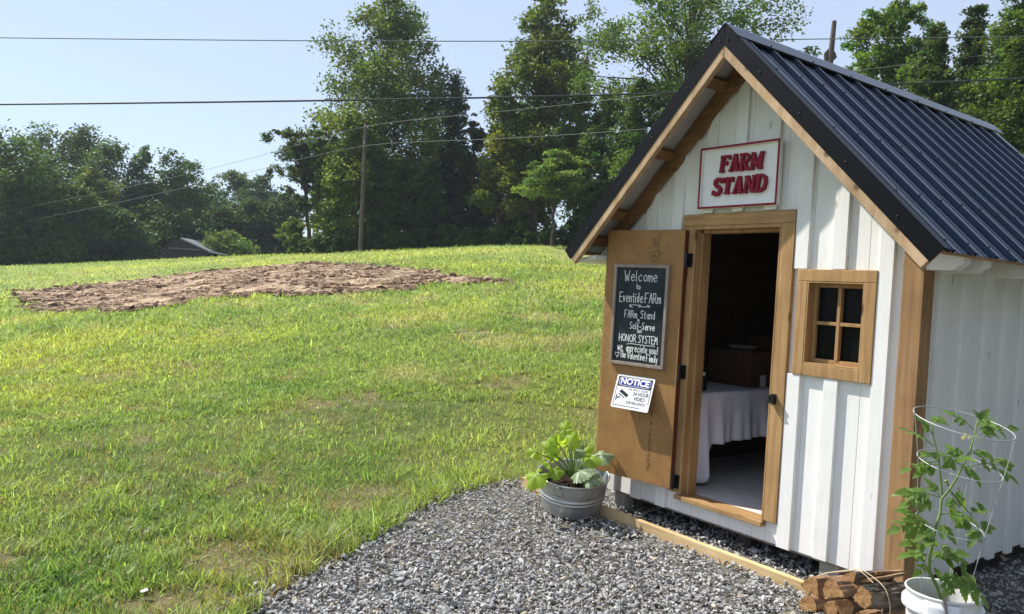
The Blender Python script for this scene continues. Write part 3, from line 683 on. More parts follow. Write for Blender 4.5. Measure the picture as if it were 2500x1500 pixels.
# left eave soffit return, seen under the open end
MB().prism([(-1.09, -0.24, 1.77), (-1.27, -0.24, 1.745), (-1.27, -0.24, 1.775), (-1.09, -0.24, 1.80)], (0, 0.23, 0)).build('soffit', M['white'], shed, 0.002)
rc = MB(); wcap = 0.135
a = [slope_pt(-1, wcap, 0.006, 0), slope_pt(-1, 0.018, 0.006, 0), np.array([0, 0, ZA + 0.004]), slope_pt(1, 0.018, 0.006, 0), slope_pt(1, wcap, 0.006, 0), slope_pt(1, wcap + 0.004, -0.004, 0)]
a2 = [slope_pt(-1, wcap + 0.004, -0.004, 0)] + a
y0, y1 = -OH - 0.006, RY + 0.012
vs = [p + np.array([0, y0, 0]) for p in a2] + [p + np.array([0, y1, 0]) for p in a2]; n = len(a2)
rc.add(vs, [(i, i + 1, n + i + 1, n + i) for i in range(n - 1)])
cap = rc.build('ridge_cap', M['roof'], shed); sm = cap.modifiers.new('s', 'SOLIDIFY'); sm.thickness = 0.002
for k in range(8):
    MB().lathe([(0.006, 0), (0.006, 0.003), (0.0001, 0.006)], slope_pt(1, wcap - 0.02, 0.007, 0.0 + k * 0.44), SNV, 8).build('screw', M['black_iron'], cap)

# ------------------------------------------------------------------ lettering helpers
GL = {'W': "0,10 2,0 4,6 6,0 8,10", 'e': "1,3 6,3.6 5,6 3,6.3 1,4 1,2 3,0 6,1", 'l': "1,10 1,1 2,0", 'c': "6,5 4,6 1,4 1,2 3,0 6,1", 'o': "3,6 1,4 1,2 3,0 5,1 6,3 5,5 3,6",
      'm': "0,6 0,0;0,4 2,6 3,5 3,0;3,4 5,6 6,5 6,0", 't': "2,9 2,1 3,0 4,0;0,6 4,6", 'E': "6,10 0,10 0,0 6,0;0,5 5,5", 'v': "0,6 2,0 4,6", 'n': "0,6 0,0;0,4 2,6 4,5 4,0", 'i': "1,6 1,0;1,8 1,8.8",
      'd': "5,10 5,0;5,4 3,6 1,4 1,2 3,0 5,2", 'F': "0,0 0,10 6,10;0,5 4,5", 'a': "5,6 5,0;5,4 3,6 1,4 1,2 3,0 5,2", 'r': "0,6 0,0;0,4 2,6 4,6", 'A': "0,0 3,10 6,0;1,4 5,4",
      'R': "0,0 0,10 4,10 5,8 4,5 0,5;2,5 6,0", 'M': "0,0 1,10 3,4 6,10 7,0", 'S': "6,9 4,10 1,9 1,7 5,4 5,1 3,0 0,1", 's': "4,5 2,6 1,5 4,2 3,0 0,1", 'f': "5,9 4,10 2,9 2,0;0,5 4,5", '-': "0,4 4,4",
      'H': "0,0 0,10;6,0 6,10;0,5 6,5", 'O': "3,10 0,7 0,3 3,0 6,3 6,7 3,10", 'N': "0,0 0,10 6,0 6,10", 'Y': "0,10 3,5 6,10;3,5 3,0", 'T': "0,10 7,10;3.5,10 3.5,0", 'w': "0,6 1,0 3,4 5,0 6,6",
      'p': "0,6 0,-4;0,4 3,6 5,4 5,2 3,0 0,1", 'u': "0,6 0,1 2,0 4,1 4,6;4,1 5,0", 'y': "0,6 2,0;4,6 1,-4", '!': "1,10 1,3;1,1 1,0", 'h': "0,10 0,0;0,4 2,6 4,5 4,0", 'V': "0,10 3,0 6,10"}
def strokes(txt):
    out = []; x = 0
    for ch in txt:
        if ch == ' ': x += 4; continue
        g = [[tuple(map(float, q.split(','))) for q in s.split()] for s in GL[ch].split(';')]
        w = max(p[0] for s in g for p in s)
        for s in g: out.append([(p[0] + x, p[1]) for p in s])
        x += w + 2.0
    return out, x - 2.0
def ribbon(mb, pts, w, put, n0, th):
    """flat stroke of width w through 2D pts; put(u,v,n) places it"""
    for k, (a, b) in enumerate(zip(pts[:-1], pts[1:])):
        a = np.array(a); b = np.array(b); d = b - a; L = np.linalg.norm(d)
        if L < 1e-9: continue
        d /= L; nn = np.array([-d[1], d[0]]) * w / 2; a2 = a - d * w * 0.3; b2 = b + d * w * 0.3
        n1 = n0 + (k % 3) * 0.0002 + rnd.random() * 0.0002
        q = [put(*(a2 - nn), n1), put(*(b2 - nn), n1), put(*(b2 + nn), n1), put(*(a2 + nn), n1)]
        mb.prism(q, put(0, 0, n1 + th) - put(0, 0, n1))
def text_mesh(txt, size, bold=0.0, sx=1.0, align='CENTER'):
    cu = bpy.data.curves.new('lettering', 'FONT'); cu.body = txt; cu.size = size; cu.align_x = align; cu.align_y = 'CENTER'; cu.offset = bold; cu.resolution_u = 4
    o = bpy.data.objects.new('tmp', cu); COL.objects.link(o)
    dg = bpy.context.evaluated_depsgraph_get(); me = bpy.data.meshes.new_from_object(o.evaluated_get(dg))
    V = np.array([v.co[:] for v in me.vertices]); F = [list(p.vertices) for p in me.polygons]
    bpy.data.objects.remove(o); bpy.data.meshes.remove(me); bpy.data.curves.remove(cu)
    V[:, 0] *= sx; return V, F
def put_text(mb, txt, size, u, v, put, n, bold=0.0, sx=1.0, rot=0.0, align='CENTER'):
    V, F = text_mesh(txt, size, bold, sx, align); c, s = math.cos(rot), math.sin(rot)
    mb.add([put(u + a[0] * c - a[1] * s, v + a[0] * s + a[1] * c, n) for a in V], F)

# ------------------------------------------------------------------ FARM STAND sign
sx0, sx1, sz0, sz1 = -0.352, 0.236, 2.106, 2.492
sgn = thing('shop_sign', 'white sign with raised red letters FARM STAND above the doorway', 'sign', (0, -0.04, 2.1))
def sp(u, v, n): return np.array([sx0 + u, -0.036 - n, sz0 + v])
mb = MB(); mb.box(sx0 + 0.002, sx1 - 0.002, -0.036, -0.026, sz0 + 0.002, sz1 - 0.002); mb.build('board', M['sign_white'], sgn)
fw = 0.013; mb = MB()
mb.box(sx0, sx1, -0.060, -0.0365, sz0, sz0 + fw); mb.box(sx0, sx1, -0.060, -0.0365, sz1 - fw, sz1); mb.box(sx0, sx0 + fw, -0.060, -0.0365, sz0 + fw + 0.0005, sz1 - fw - 0.0005); mb.box(sx1 - fw, sx1, -0.060, -0.0365, sz0 + fw + 0.0005, sz1 - fw - 0.0005)
brd = mb.build('border', M['sign_white'], sgn, 0.001)
mb = MB()
mb.box(sx0, sx1, -0.0625, -0.0605, sz0, sz0 + fw); mb.box(sx0, sx1, -0.0625, -0.0605, sz1 - fw, sz1); mb.box(sx0, sx0 + fw, -0.0625, -0.0605, sz0 + fw + 0.0005, sz1 - fw - 0.0005); mb.box(sx1 - fw, sx1, -0.0625, -0.0605, sz0 + fw + 0.0005, sz1 - fw - 0.0005)
mb.build('red_edging', M['sign_red'], brd)
# slab letters on a 10x12 cell; each stroke: polyline + width
SLAB = {
 'F': [([(2, 0), (2, 12)], 2.8), ([(0.2, 0.7), (4.6, 0.7)], 1.4), ([(0.2, 11.0), (8.6, 11.0)], 2.0), ([(8.2, 11.6), (8.2, 8.6)], 1.2), ([(2, 6.3), (6.2, 6.3)], 1.7), ([(6.2, 7.8), (6.2, 4.8)], 1.1)],
 'A': [([(1.8, 0), (4.6, 12)], 1.9), ([(4.6, 12), (7.6, 0)], 3.0), ([(0.2, 0.7), (3.6, 0.7)], 1.4), ([(5.4, 0.7), (9.6, 0.7)], 1.4), ([(2.6, 4.0), (6.8, 4.0)], 1.5), ([(3.0, 11.4), (5.6, 11.4)], 1.2)],
 'R': [([(2, 0), (2, 12)], 2.8), ([(0.2, 0.7), (4.2, 0.7)], 1.4), ([(0.2, 11.2), (5, 11.2), (7.2, 10.2), (7.6, 8.6), (6.8, 6.8), (5, 6.0), (2, 6.0)], 2.0), ([(4.2, 6), (7.4, 0.6)], 2.6), ([(6.0, 0.7), (9.4, 0.7)], 1.4)],
 'M': [([(2, 0), (2, 12)], 2.2), ([(1.8, 11.6), (5.4, 2.0)], 2.6), ([(5.4, 2.0), (9, 11.6)], 1.9), ([(9, 0), (9, 12)], 2.8), ([(0.2, 0.7), (3.8, 0.7)], 1.4), ([(6.9, 0.7), (11.0, 0.7)], 1.4), ([(0.2, 11.3), (2.6, 11.3)], 1.3), ([(8.6, 11.3), (11.0, 11.3)], 1.3)],
 'S': [([(8.0, 8.6), (8.0, 11.6)], 1.3), ([(7.6, 9.6), (6.2, 11.0), (4.0, 11.3), (2.0, 10.2), (1.8, 8.4), (3.0, 6.9), (5.4, 5.7), (7.2, 4.2), (7.0, 2.2), (5.4, 0.9), (3.2, 0.7), (1.2, 2.2)], 2.5), ([(0.8, 0.2), (0.8, 3.6)], 1.3)],
 'T': [([(4.6, 0), (4.6, 12)], 2.8), ([(2.4, 0.7), (6.8, 0.7)], 1.4), ([(0.2, 11.0), (9.0, 11.0)], 2.0), ([(0.7, 11.6), (0.7, 8.4)], 1.3), ([(8.5, 11.6), (8.5, 8.4)], 1.3)],
 'N': [([(2, 0), (2, 12)], 2.0), ([(2, 11.6), (8, 0.6)], 3.0), ([(8, 0), (8, 12)], 2.0), ([(0.2, 0.7), (3.8, 0.7)], 1.4), ([(0.2, 11.3), (2.6, 11.3)], 1.3), ([(6.3, 11.3), (9.8, 11.3)], 1.3)],
 'D': [([(2, 0), (2, 12)], 2.8), ([(0.2, 11.2), (4.6, 11.2), (7.4, 9.6), (8.2, 6.0), (7.4, 2.4), (4.6, 0.8), (0.2, 0.8)], 2.2)],
}
def slab_word(word, u0, u1, v0, hgt):
    adv = {'M': 11.6, 'A': 9.4, 'F': 8.6, 'R': 9.4, 'S': 8.8, 'T': 9.2, 'N': 9.8, 'D': 9.2}
    tot = sum(adv[c] for c in word); k = (u1 - u0) / tot; ky = hgt / 12; x = u0
    for i, ch in enumerate(word):
        mb = MB(); jit = rnd.uniform(-0.002, 0.002)
        for q, (pl, w) in enumerate(SLAB[ch]):
            pts = [(x + p[0] * k + 0.10 * (p[1] * ky), v0 + jit + p[1] * ky) for p in pl]
            for t, (a, b) in enumerate(zip(pts[:-1], pts[1:])):
                a = np.array(a); b = np.array(b); d = (b - a) / np.linalg.norm(b - a); nn = np.array([-d[1], d[0]]) * w * (k if abs(d[1]) > 0.5 else ky) / 2
                e = 0.0 if len(pts) == 2 else 0.35 * w * k
                a2 = a - d * e; b2 = b + d * e; th = 0.022 - 0.0004 * q - 0.0001 * t
                mb.prism([sp(*(a2 - nn), 0.0005), sp(*(b2 - nn), 0.0005), sp(*(b2 + nn), 0.0005), sp(*(a2 + nn), 0.0005)], (0, -th, 0))
        mb.build('letter', M['sign_red'], sgn, 0.0012)
        x += adv[ch] * k
slab_word('FARM', 0.148, 0.470, 0.222, 0.105)
slab_word('STAND', 0.100, 0.500, 0.083, 0.105)

# ------------------------------------------------------------------ chalkboard on the door
cb = thing('chalkboard', 'framed black chalkboard with a handwritten welcome message on the open door', 'chalkboard', leaf_pt(0.31, 1.05, 0.0))
U0, U1, Z0, Z1 = 0.092, 0.542, 1.053, 1.742      # along the leaf from the hinge
def cp(u, v, n): return leaf_pt(U1 - u, Z0 + v, 0.001 + n)     # u grows to the right in view
CWD, CHT = U1 - U0, Z1 - Z0
mb = MB(); ex = cp(1, 0, 0) - cp(0, 0, 0); en = LN
mb.obox(cp(0.02, 0.02, 0), ex * (CWD - 0.04), en * 0.012, (0, 0, CHT - 0.04)); mb.build('slate', M['slate'], cb)
fwc = 0.021; mb = MB()
mb.obox(cp(0, 0, 0), ex * CWD, en * 0.026, (0, 0, fwc)); mb.obox(cp(0, CHT - fwc, 0), ex * CWD, en * 0.026, (0, 0, fwc))
mb.obox(cp(0, fwc + 0.0005, 0), ex * fwc, en * 0.0255, (0, 0, CHT - 2 * fwc - 0.001)); mb.obox(cp(CWD - fwc, fwc + 0.0005, 0), ex * fwc, en * 0.0255, (0, 0, CHT - 2 * fwc - 0.001))
mb.build('frame', M['frame_grey'], cb, 0.0015)
ch = MB()
def chalk(txt, uc, v, hh, width, w=0.0048, slope=0.0):
    st, L = strokes(txt); k = width / L
    for s in st:
        jx, jy = rnd.uniform(-0.0015, 0.0015), rnd.uniform(-0.0015, 0.0015)
        pts = [(uc - width / 2 + p[0] * k + jx + 0.0, v + p[1] * hh / 10 + jy + slope * (p[0] * k - width / 2)) for p in s]
        ribbon(ch, pts, w, cp, 0.0124, 0.0006)
C_ = CWD / 2
chalk('Welcome', C_ - 0.005, 0.575, 0.072, 0.27)
chalk('to', C_ - 0.02, 0.523, 0.036, 0.035)
chalk('Eventide', C_ - 0.075, 0.432, 0.066, 0.195, 0.0052); chalk('FARm', C_ + 0.105, 0.432, 0.066, 0.125, 0.0052)
sw = [(C_ - 0.085, 0.402), (C_ - 0.06, 0.397), (C_ - 0.085, 0.412), (C_ - 0.03, 0.414), (C_ + 0.03, 0.403), (C_ + 0.085, 0.410), (C_ + 0.06, 0.417), (C_ + 0.08, 0.402)]
ribbon(ch, sw, 0.0038, cp, 0.0124, 0.0006)
for dx in (-0.006, 0.004): ribbon(ch, [(C_ + dx, 0.398), (C_ + dx, 0.418)], 0.0038, cp, 0.0124, 0.0006)
chalk('FARm', C_ - 0.07, 0.325, 0.050, 0.105); chalk('Stand', C_ + 0.07, 0.325, 0.053, 0.115)
chalk('is', C_ - 0.005, 0.302, 0.022, 0.018, 0.004)
chalk('Self-Serve', C_ + 0.03, 0.250, 0.045, 0.205)
chalk('on', C_ + 0.01, 0.226, 0.030, 0.035, 0.004)
chalk('HONOR', C_ - 0.085, 0.160, 0.050, 0.145); chalk('SYSTEM', C_ + 0.085, 0.160, 0.050, 0.155)
ribbon(ch, [(C_ - 0.09, 0.142), (C_ - 0.06, 0.148), (C_ + 0.09, 0.145), (C_ + 0.14, 0.149), (C_ + 0.135, 0.142)], 0.0036, cp, 0.0124, 0.0006)
chalk('we', C_ - 0.145, 0.095, 0.055, 0.04); chalk('appreciate', C_ - 0.005, 0.095, 0.048, 0.175); chalk('you!', C_ + 0.135, 0.095, 0.048, 0.065)
ribbon(ch, [(C_ - 0.165, 0.045), (C_ - 0.185, 0.07), (C_ - 0.18, 0.08), (C_ - 0.168, 0.074), (C_ - 0.155, 0.082), (C_ - 0.148, 0.072), (C_ - 0.165, 0.045)], 0.004, cp, 0.0124, 0.0006)
chalk('The', C_ - 0.115, 0.047, 0.045, 0.05); chalk('Valentine', C_ - 0.005, 0.045, 0.045, 0.145); chalk('Family', C_ + 0.125, 0.040, 0.045, 0.09)
ch.build('chalk_writing', M['chalk'], cb)

# ------------------------------------------------------------------ video notice, top edge fixed, bottom swinging out
nt_ = thing('notice_sign', 'blue and white NOTICE video surveillance sign below the chalkboard', 'sign', leaf_pt(0.31, 0.75, 0.0))
TA = math.radians(17); NH, NW = 0.232, 0.312; ND = np.array([0, 0, -math.cos(TA)]) + LN * math.sin(TA); NO = leaf_pt(0.470, 0.982, 0.003); NN = np.cross(-LE, -ND); NN /= np.linalg.norm(NN)
if NN.dot(LN) < 0: NN = -NN
def npnt(u, v, n): return NO - LE * u + ND * (NH - v) + NN * n
def rrect(x0, x1, y0, y1, r, k=6):
    out = []
    for cx, cy, a0 in ((x1 - r, y0 + r, -90), (x1 - r, y1 - r, 0), (x0 + r, y1 - r, 90), (x0 + r, y0 + r, 180)):
        for i in range(k + 1): a = math.radians(a0 + 90 * i / k); out.append((cx + r * math.cos(a), cy + r * math.sin(a)))
    return out
def plate(mb, pts, n, th=0.0004): mb.prism([npnt(u, v, n) for u, v in pts], NN * th)
mb = MB(); plate(mb, rrect(0, NW, 0, NH, 0.012), 0, 0.002); mb.build('plate', M['notice_white'], nt_)
mb = MB(); plate(mb, rrect(0.014, NW - 0.014, 0.150, NH - 0.012, 0.006), 0.0024)
for x0, x1, y0, y1 in ((0.012, 0.016, 0.020, 0.149), (NW - 0.016, NW - 0.012, 0.052, 0.149), (0.016, NW - 0.075, 0.016, 0.020)): plate(mb, [(x0, y0), (x1, y0), (x1, y1), (x0, y1)], 0.0024)
# camera symbol
plate(mb, [(0.045, 0.112), (0.062, 0.130), (0.128, 0.098), (0.116, 0.078)], 0.0024); plate(mb, [(0.040, 0.098), (0.050, 0.102), (0.104, 0.074), (0.098, 0.070)], 0.0024)
plate(mb, [(0.026, 0.050), (0.034, 0.050), (0.036, 0.088), (0.028, 0.094)], 0.0024); plate(mb, [(0.0362, 0.066), (0.056, 0.066), (0.060, 0.082), (0.052, 0.084), (0.048, 0.074), (0.0362, 0.074)], 0.0024)
mb.build('black_print', M['notice_black'], nt_)
mb = MB(); plate(mb, rrect(0.022, NW - 0.022, 0.157, NH - 0.017, 0.0275), 0.0030); mb.build('white_oval', M['notice_white'], nt_)
mb = MB(); plate(mb, rrect(0.025, NW - 0.025, 0.160, NH - 0.020, 0.0255), 0.0036); mb.build('blue_oval', M['notice_blue'], nt_)
mb = MB(); put_text(mb, 'NOTICE', 0.058, NW / 2, 0.1865, npnt, 0.0044, 0.0022, 1.12); mb.build('heading', M['notice_white'], nt_)
mb = MB(); put_text(mb, 'THIS AREA IS UNDER', 0.0195, 0.195, 0.136, npnt, 0.0026, 0, 0.92); put_text(mb, '24 HOUR', 0.036, 0.226, 0.110, npnt, 0.0026, 0.0007, 0.86)
put_text(mb, 'VIDEO', 0.036, 0.222, 0.077, npnt, 0.0026, 0.0007, 0.86); put_text(mb, 'SURVEILLANCE', 0.0255, 0.198, 0.046, npnt, 0.0026, 0.0004, 0.9); mb.build('wording', M['notice_black'], nt_)

# faded mill stamps on the door panel
mb = MB()
def dp(u, v, n): return leaf_pt(0.625 - u, v, n)
put_text(mb, 'MADE IN ROXBORO, NC USA', 0.034, 0.448, 0.57, dp, 0.0008, 0.0, 0.9, math.pi / 2)
mb.build('stamp', M['stamp'], door); mb = MB()
put_text(mb, 'SFI', 0.050, 0.395, 1.895, dp, 0.0008, 0.0, 1.0, math.pi / 2); put_text(mb, 'Certified Sourcing', 0.020, 0.425, 1.89, dp, 0.0008, 0.0, 0.9, math.pi / 2)
lf = [(0.36, 1.79), (0.395, 1.765), (0.43, 1.79), (0.44, 1.815), (0.415, 1.835), (0.375, 1.83), (0.36, 1.79)]
ribbon(mb, lf, 0.004, dp, 0.0006, 0.0003); ribbon(mb, [(0.38, 1.80), (0.395, 1.815), (0.41, 1.80), (0.395, 1.79), (0.38, 1.80)], 0.004, dp, 0.0006, 0.0003); ribbon(mb, [(0.44, 1.815), (0.455, 1.82)], 0.004, dp, 0.0006, 0.0003)
mb.build('stamp', M['stamp'], door)

# ------------------------------------------------------------------ things in front of the shed
# edging timbers
e1 = MB(); a = np.array([-1.755, -0.262, -0.02]); b = np.array([0.70, -0.212, -0.045]); ex = b - a
e1.obox(a, ex, (0, 0.042, 0), (0, 0, 0.098)); o = e1.build('edging_board', M['pine'], None, 0.003)
set_props(o, 'long pale pine edging board lying in the gravel before the shed', 'board')
MB().obox((-1.752, -0.217, -0.02), (0.050, 0, 0), (-0.03, 0.85, 0.02), (0, 0, 0.092)).build('edging_board', M['pine'], None, 0.003)
set_props(bpy.data.objects['edging_board.001'], 'short pine edging board running back behind the galvanised tub', 'board')

# galvanised tub, leaning a little on the board
TC = np.array([-1.075, -0.345, 0.026]); TAX = np.array([0.80 * math.sin(math.radians(10)), -0.60 * math.sin(math.radians(10)), math.cos(math.radians(10))])
tub = thing('wash_tub', 'round galvanised metal tub planted with a squash beside the open door', 'tub', TC)
TR0, TR1, TH = 0.205, 0.245, 0.255
def trad(h): return TR0 + (TR1 - TR0) * h / TH
pr = [(0.001, 0.0), (TR0 - 0.01, 0.0), (TR0, 0.008)]
for h in np.linspace(0.02, 0.235, 44):
    bd = sum(0.0075 * math.exp(-((h - c) / 0.0075) ** 2) for c in (0.105, 0.130)) + 0.004 * math.exp(-((h - 0.015) / 0.006) ** 2)
    pr.append((trad(h) + bd, h))
pr += [(TR1 - 0.001, 0.24), (TR1 + 0.006, 0.246), (TR1 + 0.008, 0.252), (TR1 + 0.005, 0.258), (TR1 - 0.001, 0.255), (TR1 - 0.005, 0.245), (TR0 + 0.02, 0.12)]
MB().lathe(pr, TC, TAX, 64).build('body', M['zinc'], tub)
def tubp(r, ang, h):
    a = np.array([1.0, 0, 0]); a -= TAX * a.dot(TAX); a /= np.linalg.norm(a); b = np.cross(TAX, a)
    return TC + TAX * h + r * (math.cos(ang) * a + math.sin(ang) * b)
sv = []; 
for i in range(9):
    for k in range(28): r = 0.233 * i / 8; w = 2 * math.pi * k / 28; sv.append(tubp(r, w, 0.172 + 0.022 * (rnd.random() - 0.5) + 0.012 * (1 - i / 8)))
MB().add(sv, [(i * 28 + k, i * 28 + (k + 1) % 28, (i + 1) * 28 + (k + 1) % 28, (i + 1) * 28 + k) for i in range(8) for k in range(28)]).build('soil', M['potting'], tub)
ha = math.atan2(-0.60, 0.80) - 0.52
hm = MB(); path = []
for da, h in [(-0.085, 0.232), (-0.10, 0.222), (-0.155, 0.180), (-0.15, 0.168), (-0.12, 0.163), (0.12, 0.163), (0.15, 0.168), (0.155, 0.180), (0.10, 0.222), (0.085, 0.232)]: path.append(tubp(trad(h) + 0.013, ha + da, h))
hm.tube(path, 0.0042, 8); hm.build('handle', M['zinc'], tub)
hb_ = MB(); hb_.prism([tubp(trad(0.222) + 0.002, ha - 0.085, 0.222), tubp(trad(0.222) + 0.002, ha + 0.085, 0.222), tubp(trad(0.245) + 0.002, ha + 0.085, 0.245), tubp(trad(0.245) + 0.002, ha - 0.085, 0.245)], tubp(1, ha, 0) * 0.016 - tubp(0, ha, 0) * 0.016); hb_.build('handle_bracket', M['zinc'], tub, 0.002)
MB().tube([tubp(trad(h) + 0.0015, ha + 0.72, h) for h in (0.01, 0.09)] , 0.003, 6).build('seam', M['zinc'], tub)

def organic_mat(name, c1, c2, rough=0.45, trans=0.35, tcol=None):
    m, nt, b = new_mat(name)
    n = noise(nt, 26, 5); r = ramp(nt, n.outputs[0], [(0.3, c1), (0.7, c2)]); nt.links.new(r.outputs[0], b.inputs['Base Color'])
    b.inputs['Roughness'].default_value = rough; b.inputs['Specular IOR Level'].default_value = 0.45
    tr = nt.nodes.new('ShaderNodeBsdfTranslucent'); tr.inputs['Color'].default_value = (*(tcol or (c2[0] * 1.8, c2[1] * 1.7, c2[2] * 0.6)), 1)
    mx = nt.nodes.new('ShaderNodeMixShader'); mx.inputs[0].default_value = trans
    nt.links.new(b.outputs[0], mx.inputs[1]); nt.links.new(tr.outputs[0], mx.inputs[2]); nt.links.new(mx.outputs[0], nt.nodes['Material Output'].inputs['Surface'])
    bump(nt, b, n.outputs[0], 0.3, 0.004)
    return m
M['squash_leaf'] = organic_mat('squash_leaf', (0.23, 0.36, 0.04), (0.36, 0.50, 0.07), 0.5, 0.5)
M['squash_pale'] = organic_mat('squash_leaf_silvery', (0.19, 0.27, 0.13), (0.34, 0.42, 0.26), 0.45, 0.3, (0.3, 0.4, 0.1))
M['stem'] = organic_mat('green_stem', (0.14, 0.22, 0.05), (0.24, 0.34, 0.10), 0.5, 0.15)
M['tomato_leaf'] = organic_mat('tomato_leaf', (0.085, 0.165, 0.032), (0.16, 0.265, 0.06), 0.5, 0.42)
M['tomato_fruit'] = organic_mat('green_tomato', (0.16, 0.24, 0.06), (0.24, 0.33, 0.10), 0.25, 0.1)
M['flower'] = organic_mat('yellow_flower', (0.75, 0.66, 0.25), (0.80, 0.74, 0.38), 0.6, 0.3)

def lobed_leaf(mb, c, d, nrm, R, lobes=5, jag=0.12, cup=0.25, seed=0):
    """broad palmate leaf: c = stalk joint, d = direction to the tip, nrm = upper side"""
    q = random.Random(seed); d = np.array(d, float); d /= np.linalg.norm(d); nrm = np.array(nrm, float); nrm -= d * nrm.dot(d); nrm /= np.linalg.norm(nrm); s = np.cross(nrm, d)
    N = 60; vs = [np.array(c, float)]; rings = 4
    for j in range(1, rings + 1):
        for k in range(N):
            th = -math.pi * 0.93 + 1.86 * math.pi * k / (N - 1)
            lob = 0.66 + 0.34 * abs(math.cos(th * lobes / 2 * 0.93)) ** 0.7
            shape = (0.62 + 0.38 * math.cos(th * 0.5)) * lob
            jg = 1 + (jag * ((k % 3) - 1) * 0.6 + q.uniform(-jag, jag) * 0.35) * (j == rings)
            r = R * shape * jg * j / rings
            z = -cup * R * (j / rings) ** 2 + 0.06 * R * math.cos(th * lobes) * (j / rings) + 0.05 * R * math.sin(th * 3 + seed)
            vs.append(np.array(c) + d * (r * math.cos(th)) + s * (r * math.sin(th)) + nrm * z)
    fs = [(0, 1 + k, 2 + k) for k in range(N - 1)]
    for j in range(rings - 1):
        for k in range(N - 1): a = 1 + j * N + k; fs.append((a, a + N, a + N + 1, a + 1))
    mb.add(vs, fs, True)
sq = thing('squash_plant', 'young squash plant with broad jagged leaves growing in the galvanised tub', 'plant', TC + TAX * 0.2)
crown_c = tubp(0.03, 2.4, 0.21)
# (x, y, distance, size, up-tilt dir in view (right, up, toward camera), pale)
SQ = [(1378, 1052, 5.42, 0.075, (0.2, 1, 0.1), 0), (1392, 1083, 5.36, 0.085, (0.3, 1, 0.2), 0), (1362, 1083, 5.36, 0.070, (-0.5, 1, 0.2), 0), (1338, 1095, 5.40, 0.078, (0.05, 1, 0.0), 0), (1308, 1104, 5.38, 0.075, (-1, 0.35, 0.3), 0),
      (1404, 1101, 5.50, 0.080, (0.6, 0.9, -0.2), 1), (1466, 1112, 5.46, 0.095, (1, 0.2, -0.1), 1), (1440, 1122, 5.36, 0.085, (0.9, 0.1, 0.3), 0), (1416, 1152, 5.22, 0.100, (0.7, 0.1, 0.8), 1), (1441, 1163, 5.18, 0.090, (1, -0.2, 0.5), 1),
      (1310, 1162, 5.22, 0.105, (-0.7, -0.7, 0.4), 0), (1342, 1136, 5.34, 0.070, (-0.6, 0.5, 0.5), 0), (1356, 1148, 5.32, 0.075, (0.2, -0.6, 0.8), 0), (1425, 1108, 5.55, 0.08, (0.5, 0.6, -0.4), 0), (1352, 1112, 5.45, 0.07, (-0.3, 0.7, -0.2), 0)]
view_t = -CF
for i, (px, py, D, R, dv, pale) in enumerate(SQ):
    c = P(px, py, D); d = CR * dv[0] + np.array([0, 0, 1]) * dv[1] + view_t * dv[2]
    nrm = np.array([0, 0, 1.0]) * 0.8 + view_t * 0.55 + SUN * 0.2 if abs(dv[1]) < 0.8 else view_t * 0.8 - CR * 0.5 + np.array([0, 0, 0.35])
    mb = MB(); lobed_leaf(mb, c, d, nrm, R * (1.0 if pale else 0.95), 5, 0.15, 0.34, i)
    lf_ = mb.build('leaf', M['squash_pale' if pale else 'squash_leaf'], sq)
    m0 = crown_c * 0.55 + c * 0.45 + np.array([0, 0, 0.03]); MB().tube([crown_c, m0, c], [0.0065, 0.005, 0.0035], 7).build('stalk', M['stem'], lf_)

# white bucket with tomato plant in a wire cage
BC = np.array([1.500, -0.502, 0.012])
bk = thing('plastic_bucket', 'white plastic bucket holding a caged tomato plant by the corner post', 'bucket', BC)
BH = 0.345
MB().lathe([(0.001, 0), (0.125, 0), (0.128, 0.004), (0.138, 0.25), (0.1385, 0.262), (0.156, 0.264), (0.157, 0.268), (0.157, 0.292), (0.155, 0.296), (0.142, 0.297), (0.1425, BH - 0.012), (0.147, BH - 0.010), (0.1485, BH - 0.004), (0.146, BH), (0.1415, BH), (0.139, BH - 0.006), (0.138, 0.30), (0.134, 0.2)], BC, (0, 0, 1), 64).build('body', M['bucket'], bk)
sv = []
for i in range(8):
    for k in range(24): r = 0.1375 * i / 7; w = 2 * math.pi * k / 24; sv.append(BC + np.array([r * math.cos(w), r * math.sin(w), 0.262 + 0.014 * (rnd.random() - 0.5)]))
MB().add(sv, [(i * 24 + k, i * 24 + (k + 1) % 24, (i + 1) * 24 + (k + 1) % 24, (i + 1) * 24 + k) for i in range(7) for k in range(24)]).build('soil', M['potting'], bk)
hp = []
for k in range(15):
    t = k / 14 * math.pi; hp.append(BC + np.array([0, 0, 0.278]) + (-CR * np.array([1, 1, 0])) * 0.162 * math.cos(t) * np.array([1, 1, 1]) + np.array([0.80, -0.6, 0]) * 0.165 * math.sin(t) + np.array([0, 0, -0.13]) * math.sin(t))
MB().tube(hp, 0.0022, 6).build('handle', M['wire'], bk)

